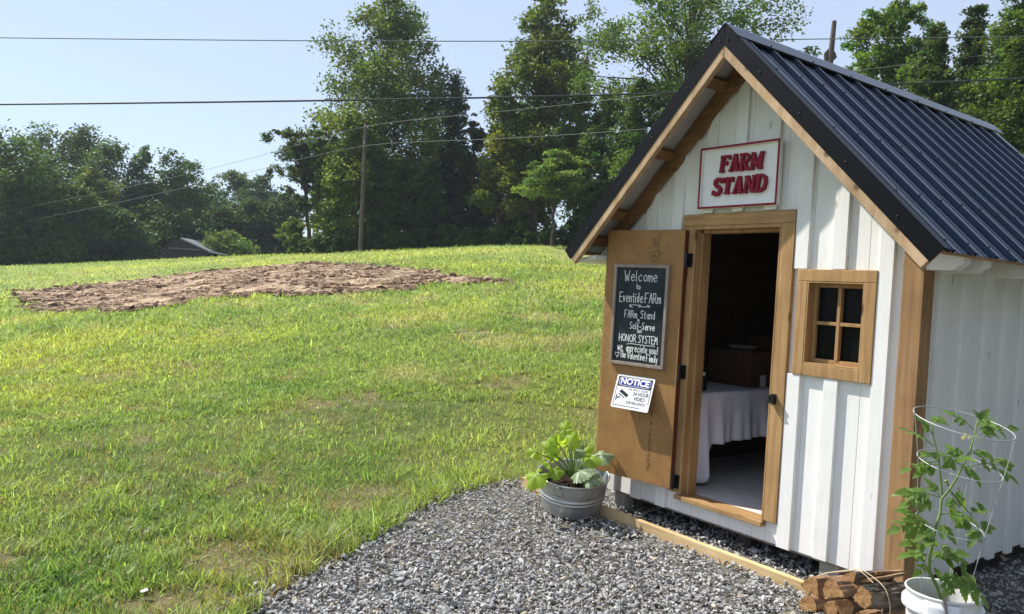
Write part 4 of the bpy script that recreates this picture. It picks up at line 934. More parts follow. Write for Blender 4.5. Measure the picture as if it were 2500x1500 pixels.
def T5(x, y, D): return P(1850 + x * 0.337, 1000 + y * 0.337, D)
DB = 3.345
cg = thing('tomato_cage', 'round galvanised wire cage around the tomato plant in the white bucket', 'cage', BC + np.array([0, 0, 0.26]))
def ring_c(xl, xr, yc, D): return P(1850 + (xl + xr) / 2 * 0.337, 1000 + yc * 0.337, D), (xr - xl) * 0.337 / 2 * D / FOC
rings = []
tilt_n = np.array([0.21, -0.035, 1.0]); tilt_n /= np.linalg.norm(tilt_n)
for xl, xr, yc, D in ((1157, 1818, 98, 3.30), (1180, 1737, 405, 3.32), (1168, 1612, 836, 3.335)):
    c, R = ring_c(xl, xr, yc, D); a = np.array([1, 0, 0]) - tilt_n * tilt_n[0]; a /= np.linalg.norm(a); b = np.cross(tilt_n, a); rings.append((c, R, a, b))
    MB().tube([c + R * (math.cos(w) * a + math.sin(w) * b) for w in np.linspace(0, 2 * math.pi, 49)], 0.0023, 7, False).build('ring', M['wire'], cg)
for w0 in (math.atan2(0.80, 0.59) + math.pi - 0.15, math.atan2(0.80, 0.59) - 0.75, math.atan2(0.80, 0.59) + 0.75):
    pts = [c + (R + 0.003) * (math.cos(w0) * a + math.sin(w0) * b) for c, R, a, b in rings]
    top = pts[0] + (pts[0] - pts[1]) * 0.09; foot = BC + np.array([0.075 * math.cos(w0), 0.075 * math.sin(w0), 0.255])
    MB().tube([top] + pts + [foot], 0.0019, 6).build('upright', M['wire'], cg)

tm = thing('tomato_plant', 'tall tomato plant with jagged leaves and yellow flowers in the white bucket', 'plant', BC + np.array([0, 0, 0.26]))
main = [(1345, 1425), (1300, 1290), (1240, 1170), (1245, 1080), (1262, 980), (1285, 870), (1320, 760), (1330, 650), (1390, 580), (1440, 500), (1490, 400), (1540, 290), (1570, 190), (1585, 110), (1600, 70)]
side = [(1335, 620), (1322, 480), (1312, 360), (1290, 270), (1272, 200), (1265, 120), (1280, 80)]
low = [(1395, 590), (1470, 680), (1540, 760), (1590, 850), (1620, 900)]
mb = MB(); mb.tube([T5(x, y, DB + 0.01 * math.sin(k)) for k, (x, y) in enumerate(main)], list(np.linspace(0.0078, 0.0024, len(main))), 9); mb.build('stem', M['stem'], tm)
MB().tube([T5(x, y, DB) for x, y in side], list(np.linspace(0.0048, 0.002, len(side))), 8).build('stem', M['stem'], tm)
MB().tube([T5(x, y, DB) for x, y in low], list(np.linspace(0.004, 0.0016, len(low))), 8).build('stem', M['stem'], tm)
def leaflet(mb, c, d, nrm, L, seed):
    q = random.Random(seed); d = d / np.linalg.norm(d); nrm = nrm - d * nrm.dot(d); nrm /= np.linalg.norm(nrm) + 1e-9; s = np.cross(nrm, d); wd = 0.30 * L
    prof = [(0.0, 0.05), (0.10, 0.55), (0.20, 0.95), (0.28, 0.72), (0.38, 1.0), (0.47, 0.66), (0.56, 0.82), (0.66, 0.48), (0.76, 0.52), (0.86, 0.24), (1.0, 0.0)]
    vs = []; bend = q.uniform(0.1, 0.5)
    for t, w in prof:
        m = np.array(c) + d * (L * t) - nrm * (bend * L * t * t * 0.6)
        vs += [m - s * (w * wd) + nrm * (w * wd * 0.25), m, m + s * (w * wd) + nrm * (w * wd * 0.25)]
    fs = []
    for i in range(len(prof) - 1): a = i * 3; fs += [(a, a + 1, a + 4, a + 3), (a + 1, a + 2, a + 5, a + 4)]
    mb.add(vs, fs, True)
def tomato_leaf(p0, p1, D0, D1, L, seed, small=False):
    q = random.Random(seed); A = T5(*p0, D0); B = T5(*p1, D1); ax = B - A; LL = np.linalg.norm(ax); ax /= LL
    up = np.array([0, 0, 1.0]) * 0.8 + view_t * 0.5 + np.array([q.uniform(-.3, .3) for _ in range(3)])
    mid = (A + B) / 2 + np.array([0, 0, 0.012]); s = np.cross(up, ax); s /= np.linalg.norm(s); mb = MB()
    n = 2 if small else 3
    for k in range(n):
        t = 0.45 + 0.42 * k / n; c = A * (1 - t) + B * t + np.array([0, 0, 0.024 * t * (1 - t)])
        for sg in (-1, 1): leaflet(mb, c, ax * 0.55 + s * sg * q.uniform(0.7, 1.0) + np.array([0, 0, q.uniform(-0.35, 0.1)]), up, L * q.uniform(0.55, 0.85), seed * 10 + k * 2 + sg)
    leaflet(mb, B - ax * 0.012, ax + np.array([0, 0, -0.15]), up, L * 1.1, seed * 10 + 9)
    lf_ = mb.build('leaf', M['tomato_leaf'], tm)
    MB().tube([A, mid, B], [0.0022, 0.0018, 0.0011], 6).build('stalk', M['stem'], lf_)
TL = [((1275, 265), (1080, 150), -0.03, -0.08), ((1270, 190), (1190, 95), 0.02, 0.0), ((1265, 130), (1320, 70), 0, 0.05), ((1565, 150), (1420, 40), 0.03, 0.05), ((1590, 100), (1620, 60), 0, 0), ((1580, 200), (1690, 140), -0.02, -0.02), ((1590, 230), (1830, 140), 0, 0.02), ((1600, 90), (1660, 100), 0, -.04),
      ((1312, 380), (1090, 430), -0.03, -0.08), ((1312, 360), (1230, 330), -0.04, -0.1), ((1500, 420), (1300, 330), -0.05, -0.1), ((1500, 380), (1420, 300), 0, 0.04), ((1480, 400), (1560, 470), -0.03, -0.06), ((1520, 330), (1620, 330), 0, 0.0), ((1540, 300), (1690, 340), 0.03, 0.08), ((1500, 420), (1790, 400), 0, 0.0), ((1690, 430), (1830, 490), 0, -0.02), ((1700, 400), (1800, 385), 0.02, 0.04), ((1430, 400), (1380, 400), -0.03, -0.08), ((1310, 400), (1200, 440), -0.03, -0.06), ((1330, 340), (1440, 310), 0, 0.05), ((1420, 380), (1500, 360), -.04, -.09),
      ((1325, 640), (1080, 600), -0.02, -0.06), ((1240, 620), (1080, 680), -0.04, -0.08), ((1240, 640), (1210, 680), -0.05, -0.08), ((1320, 640), (1260, 550), 0.03, 0.05), ((1180, 600), (1050, 600), 0, 0.03), ((1330, 760), (1490, 780), -0.04, -0.08), ((1300, 860), (1130, 800), -0.02, -0.05), ((1180, 810), (1010, 860), -0.04, -0.07), ((1150, 780), (1060, 740), 0, 0), ((1290, 870), (1200, 900), -0.04, -0.08), ((1300, 830), (1370, 890), -0.03, -0.06), ((1180, 830), (1110, 890), -.03, -.06), ((1440, 560), (1480, 660), 0.03, 0.04), ((1400, 600), (1410, 720), -.02, -.04),
      ((1260, 990), (1100, 970), -0.02, -0.05), ((1250, 1060), (1100, 1050), -0.02, -0.05), ((1275, 940), (1240, 960), -0.05, -0.1), ((1540, 760), (1590, 740), 0, 0), ((1590, 850), (1660, 850), 0, 0), ((1600, 860), (1560, 930), -0.03, -0.05), ((1570, 680), (1610, 700), 0.02, 0.03), ((1560, 820), (1490, 830), -.03, -.06),
      ((1255, 1100), (1320, 1050), 0, 0.05), ((1250, 1120), (1170, 1170), -0.04, -0.08), ((1260, 1150), (1310, 1190), -0.02, -0.02), ((1265, 1040), (1450, 1040), 0, 0.0), ((1350, 1060), (1450, 1080), -0.02, -0.05), ((1330, 1060), (1390, 1110), 0, 0.03), ((1470, 1060), (1500, 1150), -0.02, -0.02), ((1400, 1150), (1400, 1260), -0.06, -0.10), ((1430, 1180), (1480, 1290), -0.05, -0.08), ((1480, 1200), (1560, 1340), -0.06, -0.1), ((1530, 1260), (1620, 1360), -0.06, -0.09), ((1420, 1200), (1370, 1310), -0.08, -0.12), ((1450, 1130), (1520, 1210), -0.03, -0.04), ((1460, 1220), (1550, 1230), 0.02, 0.05)]
for i, (a, b, d0, d1) in enumerate(TL):
    tomato_leaf(a, b, DB + d0, DB + d1, 0.052 + 0.016 * ((i * 7) % 5) / 4, 100 + i, i % 3 == 0)
for i, (x, y) in enumerate(((1500, 185), (1530, 200), (1485, 205))):
    mb = MB(); c = T5(x, y, DB - 0.03)
    for k in range(5):
        w = 2 * math.pi * k / 5; d = CR * math.cos(w) + np.array([0, 0, 1]) * math.sin(w) + view_t * 0.2; leaflet(mb, c, d, view_t, 0.011, 900 + i * 5 + k)
    mb.build('flower', M['flower'], tm)
for i, (x, y, r) in enumerate(((1365, 1010, 0.016), (1385, 1040, 0.014), (1360, 1045, 0.013), (1395, 1065, 0.012), (1365, 520, 0.008), (1375, 545, 0.007))):
    MB().lathe([(r * math.sin(t) + 1e-5, -r * math.cos(t) * 0.9) for t in np.linspace(0, math.pi, 12)], T5(x, y, DB - 0.02), (0, 0, 1), 18).build('tomato', M['tomato_fruit'], tm)
# card and clothespin on the rim
fr = np.array([0.80, -0.60, 0]); rt_ = np.array([0.594, 0.802, 0])
pc = MB(); vs = []
for i in range(9):
    for j in range(5):
        u = -0.135 + 0.135 * i / 8; th = u / 0.150; h = BH - 0.012 - 0.110 * j / 4
        cpt = BC + fr * (0.1605 * math.cos(th - 0.05)) + rt_ * (0.1605 * math.sin(th - 0.05)); vs.append(cpt + np.array([0, 0, h]) + fr * (0.004 * j / 4))
pc.add(vs, [(i * 5 + j, i * 5 + j + 1, (i + 1) * 5 + j + 1, (i + 1) * 5 + j) for i in range(8) for j in range(4)], True)
o = pc.build('paper_card', M['paper']); sl = o.modifiers.new('s', 'SOLIDIFY'); sl.thickness = 0.0006
set_props(o, 'blank white paper card clipped to the front of the bucket', 'card')
cl = thing('clothespin', 'wooden clothespin holding the paper card on the bucket rim', 'clothespin', BC + fr * 0.165 + rt_ * -0.045 + np.array([0, 0, 0.3]))
th = -0.40; c0 = BC + fr * (0.1665 * math.cos(th)) + rt_ * (0.1665 * math.sin(th)) + np.array([0, 0, BH - 0.052]); dn = fr * math.cos(th) + rt_ * math.sin(th); tn = -fr * math.sin(th) + rt_ * math.cos(th)
for k, off_ in enumerate((0.0, -0.026)):
    MB().obox(c0 + dn * off_ - tn * 0.0055, tn * 0.011, dn * 0.006, np.array([0, 0, 0.078]) - tn * 0.016 + dn * (0.004 if k == 0 else -0.001)).build('prong', M['frame_grey'], cl, 0.0015)

# ------------------------------------------------------------------ firewood bundle
M['bark_log'] = simple('log_bark', (0.15, 0.125, 0.10), 0.9, 0, 0.15, 0.75, 26, 1.0, 60, (1, 0.3, 1))
M['split'] = wood('split_wood', (0.15, 0.085, 0.05), (0.28, 0.17, 0.10), (0.44, 0.30, 0.18), 'y', 0.85, False, 0.8)
def cut_mat():
    m, nt, b = new_mat('cut_end_wood')
    w = nt.nodes.new('ShaderNodeTexWave'); w.wave_type = 'RINGS'; w.rings_direction = 'Y'; w.inputs['Scale'].default_value = 34; w.inputs['Distortion'].default_value = 6; w.inputs['Detail'].default_value = 3; w.inputs['Detail Scale'].default_value = 2
    tc = nt.nodes.new('ShaderNodeTexCoord'); mp = nt.nodes.new('ShaderNodeMapping'); mp.inputs['Location'].default_value = (0.02, 0.0, 0.045); nt.links.new(tc.outputs['Object'], mp.inputs[0]); nt.links.new(mp.outputs[0], w.inputs['Vector'])
    r = ramp(nt, w.outputs['Fac'], [(0.1, (0.36, 0.20, 0.088)), (0.5, (0.42, 0.245, 0.112)), (0.9, (0.48, 0.30, 0.145))])
    n = noise(nt, 30, 5, rough=0.7); r2 = ramp(nt, n.outputs[0], [(0.36, (0.35, 0.28, 0.22)), (0.62, (1.15, 1.12, 1.08))])
    mx = nt.nodes.new('ShaderNodeMix'); mx.data_type = 'RGBA'; mx.blend_type = 'MULTIPLY'; mx.inputs['Factor'].default_value = 0.9
    nt.links.new(r.outputs[0], mx.inputs['A']); nt.links.new(r2.outputs[0], mx.inputs['B']); nt.links.new(mx.outputs['Result'], b.inputs['Base Color'])
    b.inputs['Roughness'].default_value = 0.85; b.inputs['Specular IOR Level'].default_value = 0.15; bump(nt, b, n.outputs[0], 0.8, 0.006); return m
M['cut'] = cut_mat()
AXL = np.array([0.34, 0.94, 0.0]); AXL /= np.linalg.norm(AXL)
def F7(x, y, yy): return Py(1940 + x * 0.12126, 1360 + y * 0.12126, yy)
def log(poly, label, yy=-0.44, L=0.27, side='split', rough=0.0075, tilt=0.0, cut='cut'):
    pts = [F7(x, y, yy) for x, y in poly]; n0 = len(pts); out = []
    for i in range(n0):
        a, b = pts[i], pts[(i + 1) % n0]
        for k in range(5): out.append(a + (b - a) * k / 5)
    c = sum(out) / len(out); n = len(out); ax = AXL + np.array([0, 0, tilt]); nr = 12; vs = []
    q = random.Random(len(label) * 13 + int(poly[0][0])); ph = [q.random() for _ in range(n)]
    fl = [q.uniform(-1, 1) for _ in range(n)]
    for j in range(nr):
        t = j / (nr - 1)
        for k, p in enumerate(out):
            r = p - c; e = 1 + (fl[k] * rough * 6 + rough * 9 * math.sin(5 * t + 6.3 * ph[k]) + rough * 8 * q.uniform(-1, 1)) * (1 if j else 0.6)
            vs.append(c + r * e * (0.96 + 0.04 * math.sin(3.1 * t)) + ax * (L * t))
    mb = MB(); mb.add(vs, [(j * n + k, j * n + (k + 1) % n, (j + 1) * n + (k + 1) % n, (j + 1) * n + k) for j in range(nr - 1) for k in range(n)], side != 'bark_log')
    mb.add(vs[-n:], [list(range(n))])
    mb.v = [tuple(np.array(v) - c) for v in mb.v]; o = mb.build('firewood_log', M[side]); o.location = [float(a) for a in c]
    e0 = [vs[k] for k in range(n)]; bm_ = MB(); bm_.prism([c + (p - c) * 0.985 - ax * 0.0015 for p in e0], -ax * 0.003); bm_.build('cut_end', M[cut], o)
    set_props(o, label, 'firewood', 'split firewood logs bundled by the corner post')
    return o
log([(115, 570), (180, 490), (290, 405), (440, 420), (480, 480), (490, 620), (510, 835), (250, 690)], 'large dark split log at the upper left of the firewood bundle', yy=-0.43, L=0.25)
log([(590, 800), (585, 660), (610, 500), (700, 430), (860, 490), (950, 640), (1040, 820), (740, 830), (620, 860)], 'orange split log with curved ring marks on its end', yy=-0.475, L=0.28)
log([(880, 500), (965, 420), (1130, 470), (1290, 610), (1160, 790), (1060, 790)], 'brown wedge log between the orange split log and the bark log', yy=-0.40, L=0.24)
log([(955, 400), (1040, 330), (1150, 300), (1260, 330), (1210, 525), (1080, 520), (1000, 490)], 'grey bark slab lying on top of the firewood bundle', yy=-0.40, L=0.23, side='bark_log', rough=0.006)
log([(1160, 820), (1260, 690), (1290, 620), (1350, 575), (1450, 640), (1560, 760), (1560, 960), (1430, 1095), (1290, 960)], 'thick log covered in rugged dark bark beside the white bucket', L=0.25, side='bark_log', rough=0.014, yy=-0.49)
log([(60, 940), (150, 820), (290, 760), (400, 840), (470, 970), (440, 1080), (300, 1130), (120, 1090)], 'small round log with pale rim at the lower left of the bundle', yy=-0.46, L=0.24)
log([(560, 970), (700, 890), (780, 900), (890, 1050), (860, 1180), (620, 1190)], 'pale grey log end in the bottom row of the bundle', yy=-0.425, L=0.24)
log([(800, 880), (1100, 850), (1230, 1010), (1150, 1190), (920, 1190)], 'reddish dark log in the middle of the bottom row', yy=-0.42, L=0.24)
log([(1230, 1120), (1340, 1075), (1470, 1120), (1640, 1130), (1650, 1330), (1400, 1420), (1230, 1360)], 'yellowish log under the thick bark log', L=0.26)
log([(1330, 470), (1400, 435), (1560, 440), (1560, 500), (1380, 520)], 'thin reddish split stick on the right of the bundle top', yy=-0.36, L=0.20, tilt=0.10)
log([(1480, 330), (1560, 290), (1680, 300), (1660, 380), (1500, 390)], 'thin orange split piece at the back of the bundle', yy=-0.30, L=0.16)
tw = thing('twine', 'two strands of pale twine tied round the firewood bundle', 'twine', F7(1400, 600, -0.36))
def push(p, d=0.016): v = CAM - p; return p + v / np.linalg.norm(v) * d
for st in ([(440, 390), (700, 318), (1050, 292), (1230, 268), (1330, 292), (1430, 370), (1560, 500), (1680, 630), (1740, 780), (1765, 950), (1755, 1160)], [(600, 330), (1000, 275), (1280, 248), (1400, 285), (1560, 390), (1720, 520), (1840, 660), (1895, 850), (1925, 1010), (1915, 1160)]):
    MB().tube([push(F7(x, y, -0.37 + 0.0), 0.012 + 0.02 * (x > 1300) + 0.025 * (x > 1600)) for x, y in st], 0.0022, 6).build('strand', M['twine'], tw)
# straw scattered by the logs and on the gravel
mb = MB()
for k in range(170):
    if k < 70: c = Pz(rnd.gauss(2005, 45), rnd.gauss(1492, 14), 0.028)
    elif k < 120: c = np.array([rnd.uniform(1.15, 2.6), rnd.uniform(-0.1, 2.4), 0.03])
    else: c = np.array([rnd.uniform(-1.5, 0.4), rnd.uniform(-1.6, -0.3), 0.028])
    w = rnd.uniform(0, 6.28); L = rnd.uniform(0.03, 0.11); d = np.array([math.cos(w), math.sin(w), rnd.uniform(-0.1, 0.25)])
    mb.tube([c, c + d * L * 0.5 + np.array([0, 0, 0.006]), c + d * L], 0.0011, 4)
M['straw'] = simple('dry_straw', (0.52, 0.42, 0.24), 0.8)
set_props(mb.build('straw', M['straw']), 'loose dry straw scattered on the gravel', 'straw', kind='stuff')
mb = MB(); c = Pz(352, 1446, 0.035); mb.prism([c + np.array(v) * 0.6 for v in ((-0.035, -0.02, 0.0), (0.03, -0.028, 0.01), (0.04, 0.012, 0.02), (0.0, 0.03, 0.012), (-0.03, 0.018, 0.014))], (0, 0, 0.002))
set_props(mb.build('paper_scrap', M['paper']), 'small torn white scrap lying in the grass', 'litter')

# ------------------------------------------------------------------ inside the shed
tb = thing('folding_table', 'folding table under the pale cloth inside the dark shed', 'table', (-0.77, 1.1, 0.246))
MB().box(-1.03, -0.515, 0.285, 2.05, 0.865, 0.885).build('table_top', M['frame_grey'], tb)
for x in (-0.98, -0.56):
    for y in (0.4, 1.95): MB().tube([(x, y, 0.247), (x, y, 0.864)], 0.012, 8).build('leg', M['black_iron'], tb)
cm = MB(); rows = []
def cloth_edge(t):    # walk: back along +x side to the front corner, then along the front side
    if t < 0.70: s = t / 0.70; return np.array([-0.508, 2.06 - s * 1.79]), np.array([1.0, 0.0]), s * 1.79
    if t < 0.76: s = (t - 0.70) / 0.06; a = -s * math.pi / 2; return np.array([-0.516 + 0.012 * math.cos(a), 0.277 + 0.012 * math.sin(a)]), np.array([math.cos(a), math.sin(a)]), 1.79 + s * 0.05
    s = (t - 0.76) / 0.24; return np.array([-0.516 - s * 0.50, 0.265]), np.array([0.0, -1.0]), 1.84 + s * 0.5
NT, NVv = 150, 16
for i in range(NT + 1):
    t = i / NT; e, nrm, arc = cloth_edge(t); corner = math.exp(-((arc - 1.815) / 0.11) ** 4); hem = 0.50 + 0.045 * math.sin(arc * 1.4 + 0.3) - 0.245 * corner
    for j in range(NVv + 1):
        v = j / NVv; z = 0.889 - (0.889 - hem) * v
        fold = 0.016 * math.sin(arc * 30 + 1.3 * math.sin(arc * 7)) * v + 0.02 * v + corner * v * (0.035 * math.sin((arc - 1.70) * 52) + 0.03) + 0.012 * math.sin(arc * 61) * v * v
        x_, y_ = e + nrm * (0.004 + max(fold, -0.002)); cm.v.append((x_, y_, max(z, 0.2475)))
for i in range(NT):
    for j in range(NVv): a = i * (NVv + 1) + j; cm.f.append([a, a + NVv + 1, a + NVv + 2, a + 1]); cm.sm.append(True)
cm.add([(-1.03, 0.27, 0.8885), (-0.506, 0.27, 0.8885), (-0.506, 2.06, 0.8885), (-1.03, 2.06, 0.8885)], [(0, 1, 2, 3)])
o = cm.build('tablecloth', M['cloth']); set_props(o, 'pale lilac grey tablecloth draped over the table inside the shed', 'tablecloth'); sl = o.modifiers.new('s', 'SOLIDIFY'); sl.thickness = 0.0015
for (x0, x1, y0, y1, h, lab) in ((-1.0, -0.60, 0.93, 1.25, 0.27, 'brown cardboard box standing at the near end of the covered table'), (-0.99, -0.66, 1.42, 1.78, 0.36, 'taller cardboard box at the far end of the covered table')):
    c = MB().box(x0, x1, y0, y1, 0.8905, 0.8905 + h).build('cardboard_box', M['carton'], None, 0.003); set_props(c, lab, 'box')
    MB().box(x1 + 0.0005, x1 + 0.0015, (y0 + y1) / 2 - 0.035, (y0 + y1) / 2 + 0.035, 0.8915, 0.98).build('tape', M['ply'], c)
bt = thing('bottle', 'small dark bottle with white cap on the covered table', 'bottle', (-0.62, 0.42, 0.89))
MB().lathe([(0.001, 0), (0.03, 0), (0.032, 0.01), (0.032, 0.075), (0.018, 0.095), (0.014, 0.1)], (-0.62, 0.42, 0.8905), (0, 0, 1), 20).build('body', M['black_iron'], bt)
MB().lathe([(0.016, 0.1005), (0.017, 0.102), (0.017, 0.125), (0.001, 0.126)], (-0.62, 0.42, 0.8905), (0, 0, 1), 20).build('cap', M['paper'], bt)
tr_ = MB().lathe([(0.001, 0.0), (0.08, 0.0), (0.12, 0.03), (0.122, 0.03), (0.083, -0.002 + 0.004), (0.001, 0.004)], (-0.80, 1.08, 1.161), (0, 0, 1), 28).build('bowl', M['frame_grey']); set_props(tr_, 'pale shallow bowl on top of the cardboard box', 'bowl')

# ------------------------------------------------------------------ poles, cables, barn, fence
def ground_at(px, py, D):
    p = P(px, py, D); return np.array([p[0], p[1], tz(p[0], p[1])])
g = ground_at(880, 615, 44); top = P(893, 303, 44)
up_ = thing('utility_pole', 'weathered wooden utility pole standing before the tall trees', 'pole', g)
MB().tube([g - np.array([0, 0, 0.3]), g * 0.5 + top * 0.5, top], [0.125, 0.11, 0.09], 12).build('shaft', M['pole'], up_)
for pp in ((892, 307), (889, 350)):
    p = P(*pp, 43.85); MB().lathe([(0.04, -0.06), (0.055, -0.02), (0.03, 0.0), (0.055, 0.03), (0.03, 0.07), (0.001, 0.08)], p, (0, 0, 1), 12).build('insulator', M['frame_grey'], up_)
D2 = 27.0; p1 = P(2037, 52, D2); p0 = P(2026, 160, D2); d_ = (p0 - p1); g2 = p1 + d_ * ((tz(p1[0], p1[1]) - 0.3 - p1[2]) / d_[2])
st_ = thing('utility_pole', 'dark wooden pole with broken top rising behind the shed roof', 'pole', g2)
MB().tube([g2, p0 + (g2 - p0) * 0.02, p1], [0.17, 0.105, 0.075], 12).build('shaft', M['pole'], st_)
mb = MB(); q0 = P(2020, 122, D2); mb.prism([q0 + CR * 0.0 , q0 + CR * 0.10 + np.array([0, 0, 0.10]), P(2040, 128, D2), P(2044, 140, D2), P(2034, 150, D2), P(2014, 150, D2), P(2013, 130, D2)], CF * 0.09); mb.build('splice', M['pole'], st_, 0.01)
def cable(label, pts, r, mat, group='overhead cables'):
    P3 = [P(*q) for q in pts]; out = []
    for i in range(len(P3) - 1):
        for k in range(12): out.append(P3[i] + (P3[i + 1] - P3[i]) * k / 12)
    out.append(P3[-1])
    if len(P3) > 3:     # smooth
        for _ in range(30): out = [out[0]] + [(out[i - 1] + 2 * out[i] + out[i + 1]) / 4 for i in range(1, len(out) - 1)] + [out[-1]]
    o = MB().tube(out, r, 6).build('overhead_cable', mat); set_props(o, label, 'cable', group)
cable('highest thin overhead cable crossing the sky near the picture top', [(-300, 88, 17), (0, 93, 17), (750, 100.5, 17), (1250, 101.5, 17), (1760, 99, 17), (2050, 95, 17), (2500, 90, 17), (2800, 84, 17)], 0.011, M['cable_grey'])
cable('thick black overhead cable crossing the sky below the thin one', [(-300, 255, 16), (0, 256, 16), (760, 247, 16), (1300, 237, 16), (1640, 228, 16), (2200, 205, 16), (2500, 192, 16), (2800, 178, 16)], 0.019, M['cable'])
cable('upper slack cable tied to the top of the utility pole', [(-200, 555, 58), (0, 521, 55), (440, 431, 50), (640, 381, 47), (892, 302, 43.85), (1200, 276, 38), (1640, 228, 32), (2300, 147, 26), (2500, 125, 24), (2800, 90, 22)], 0.0105, M['cable_grey'])
cable('lower slack cable tied to the side of the utility pole', [(-200, 590, 58), (20, 551, 55), (380, 476, 50), (650, 411, 46.5), (889, 349, 43.85), (1200, 342, 38), (1620, 314, 32), (2320, 246, 26), (2500, 231, 24), (2800, 205, 22)], 0.0115, M['cable_grey'])

# barn at the wood's edge
gB = ground_at(470, 640, 63); k = 63 / FOC
barn = thing('barn', 'low dark barn with pale roof edge under the trees at the far field edge', 'barn', gB)
def bp(px, py, dz=0.0): return P(px, py, 63 + dz)
z0 = gB[2] - 0.6
def flat(p): return np.array([p[0], p[1], z0])
A_, B_, R_ = bp(392, 612), bp(507, 613), bp(440, 584)
dep = CF * np.array([1, 1, 0]) * 9 + CR * np.array([1, 1, 0]) * -0.5
mb = MB(); mb.prism([flat(A_), flat(B_), B_, R_, A_], dep); mb.build('walls', M['barn'], barn)
ra = MB(); 
ra.prism([R_ + np.array([0, 0, 0.12]), bp(511, 616) + np.array([0, 0, 0.1]), bp(511, 616), R_], dep * 1.02 - CF * 0.4); ra.build('roof', M['barn_roof'], barn)
ra = MB(); ra.prism([R_ + np.array([0, 0, 0.12]), R_, bp(388, 614), bp(388, 614) + np.array([0, 0, 0.1])], dep * 1.02 - CF * 0.4); ra.build('roof', M['barn'], barn)
mb = MB(); a, b = bp(508, 617, -0.3), bp(541, 623, -0.3); mb.prism([a, b, b + np.array([0, 0, 0.1]), a + np.array([0, 0, 0.1])], dep * 0.6); mb.build('lean_to_roof', M['barn_roof'], barn)
for px in (517, 535): p = bp(px, 622, -0.2); MB().tube([flat(p), p], 0.09, 8).build('post', M['pole'], barn)
mb = MB(); a, b = bp(412, 607.5, -0.15), bp(485, 612, -0.15); mb.prism([a, b, b + np.array([0, 0, 0.10]), a + np.array([0, 0, 0.10])], CF * 0.1); mb.build('fascia', M['cable_grey'], barn)
g = ground_at(674, 627, 55); MB().tube([g - np.array([0, 0, .2]), P(674, 604, 55)], 0.06, 8).build('fence_post', M['pole']); set_props(bpy.data.objects['fence_post'], 'lone grey fence post at the far field edge', 'post')
gt = thing('gate_frame', 'thin wooden gate frame at the far field edge', 'gate', ground_at(730, 624, 55))
for px in (720, 741): g = ground_at(px, 624, 55); MB().tube([g - np.array([0, 0, .2]), P(px, 605, 55)], 0.05, 8).build('post', M['pole'], gt)
MB().tube([P(719, 605, 55), P(742, 605, 55)], 0.045, 8).build('top_rail', M['pole'], gt)

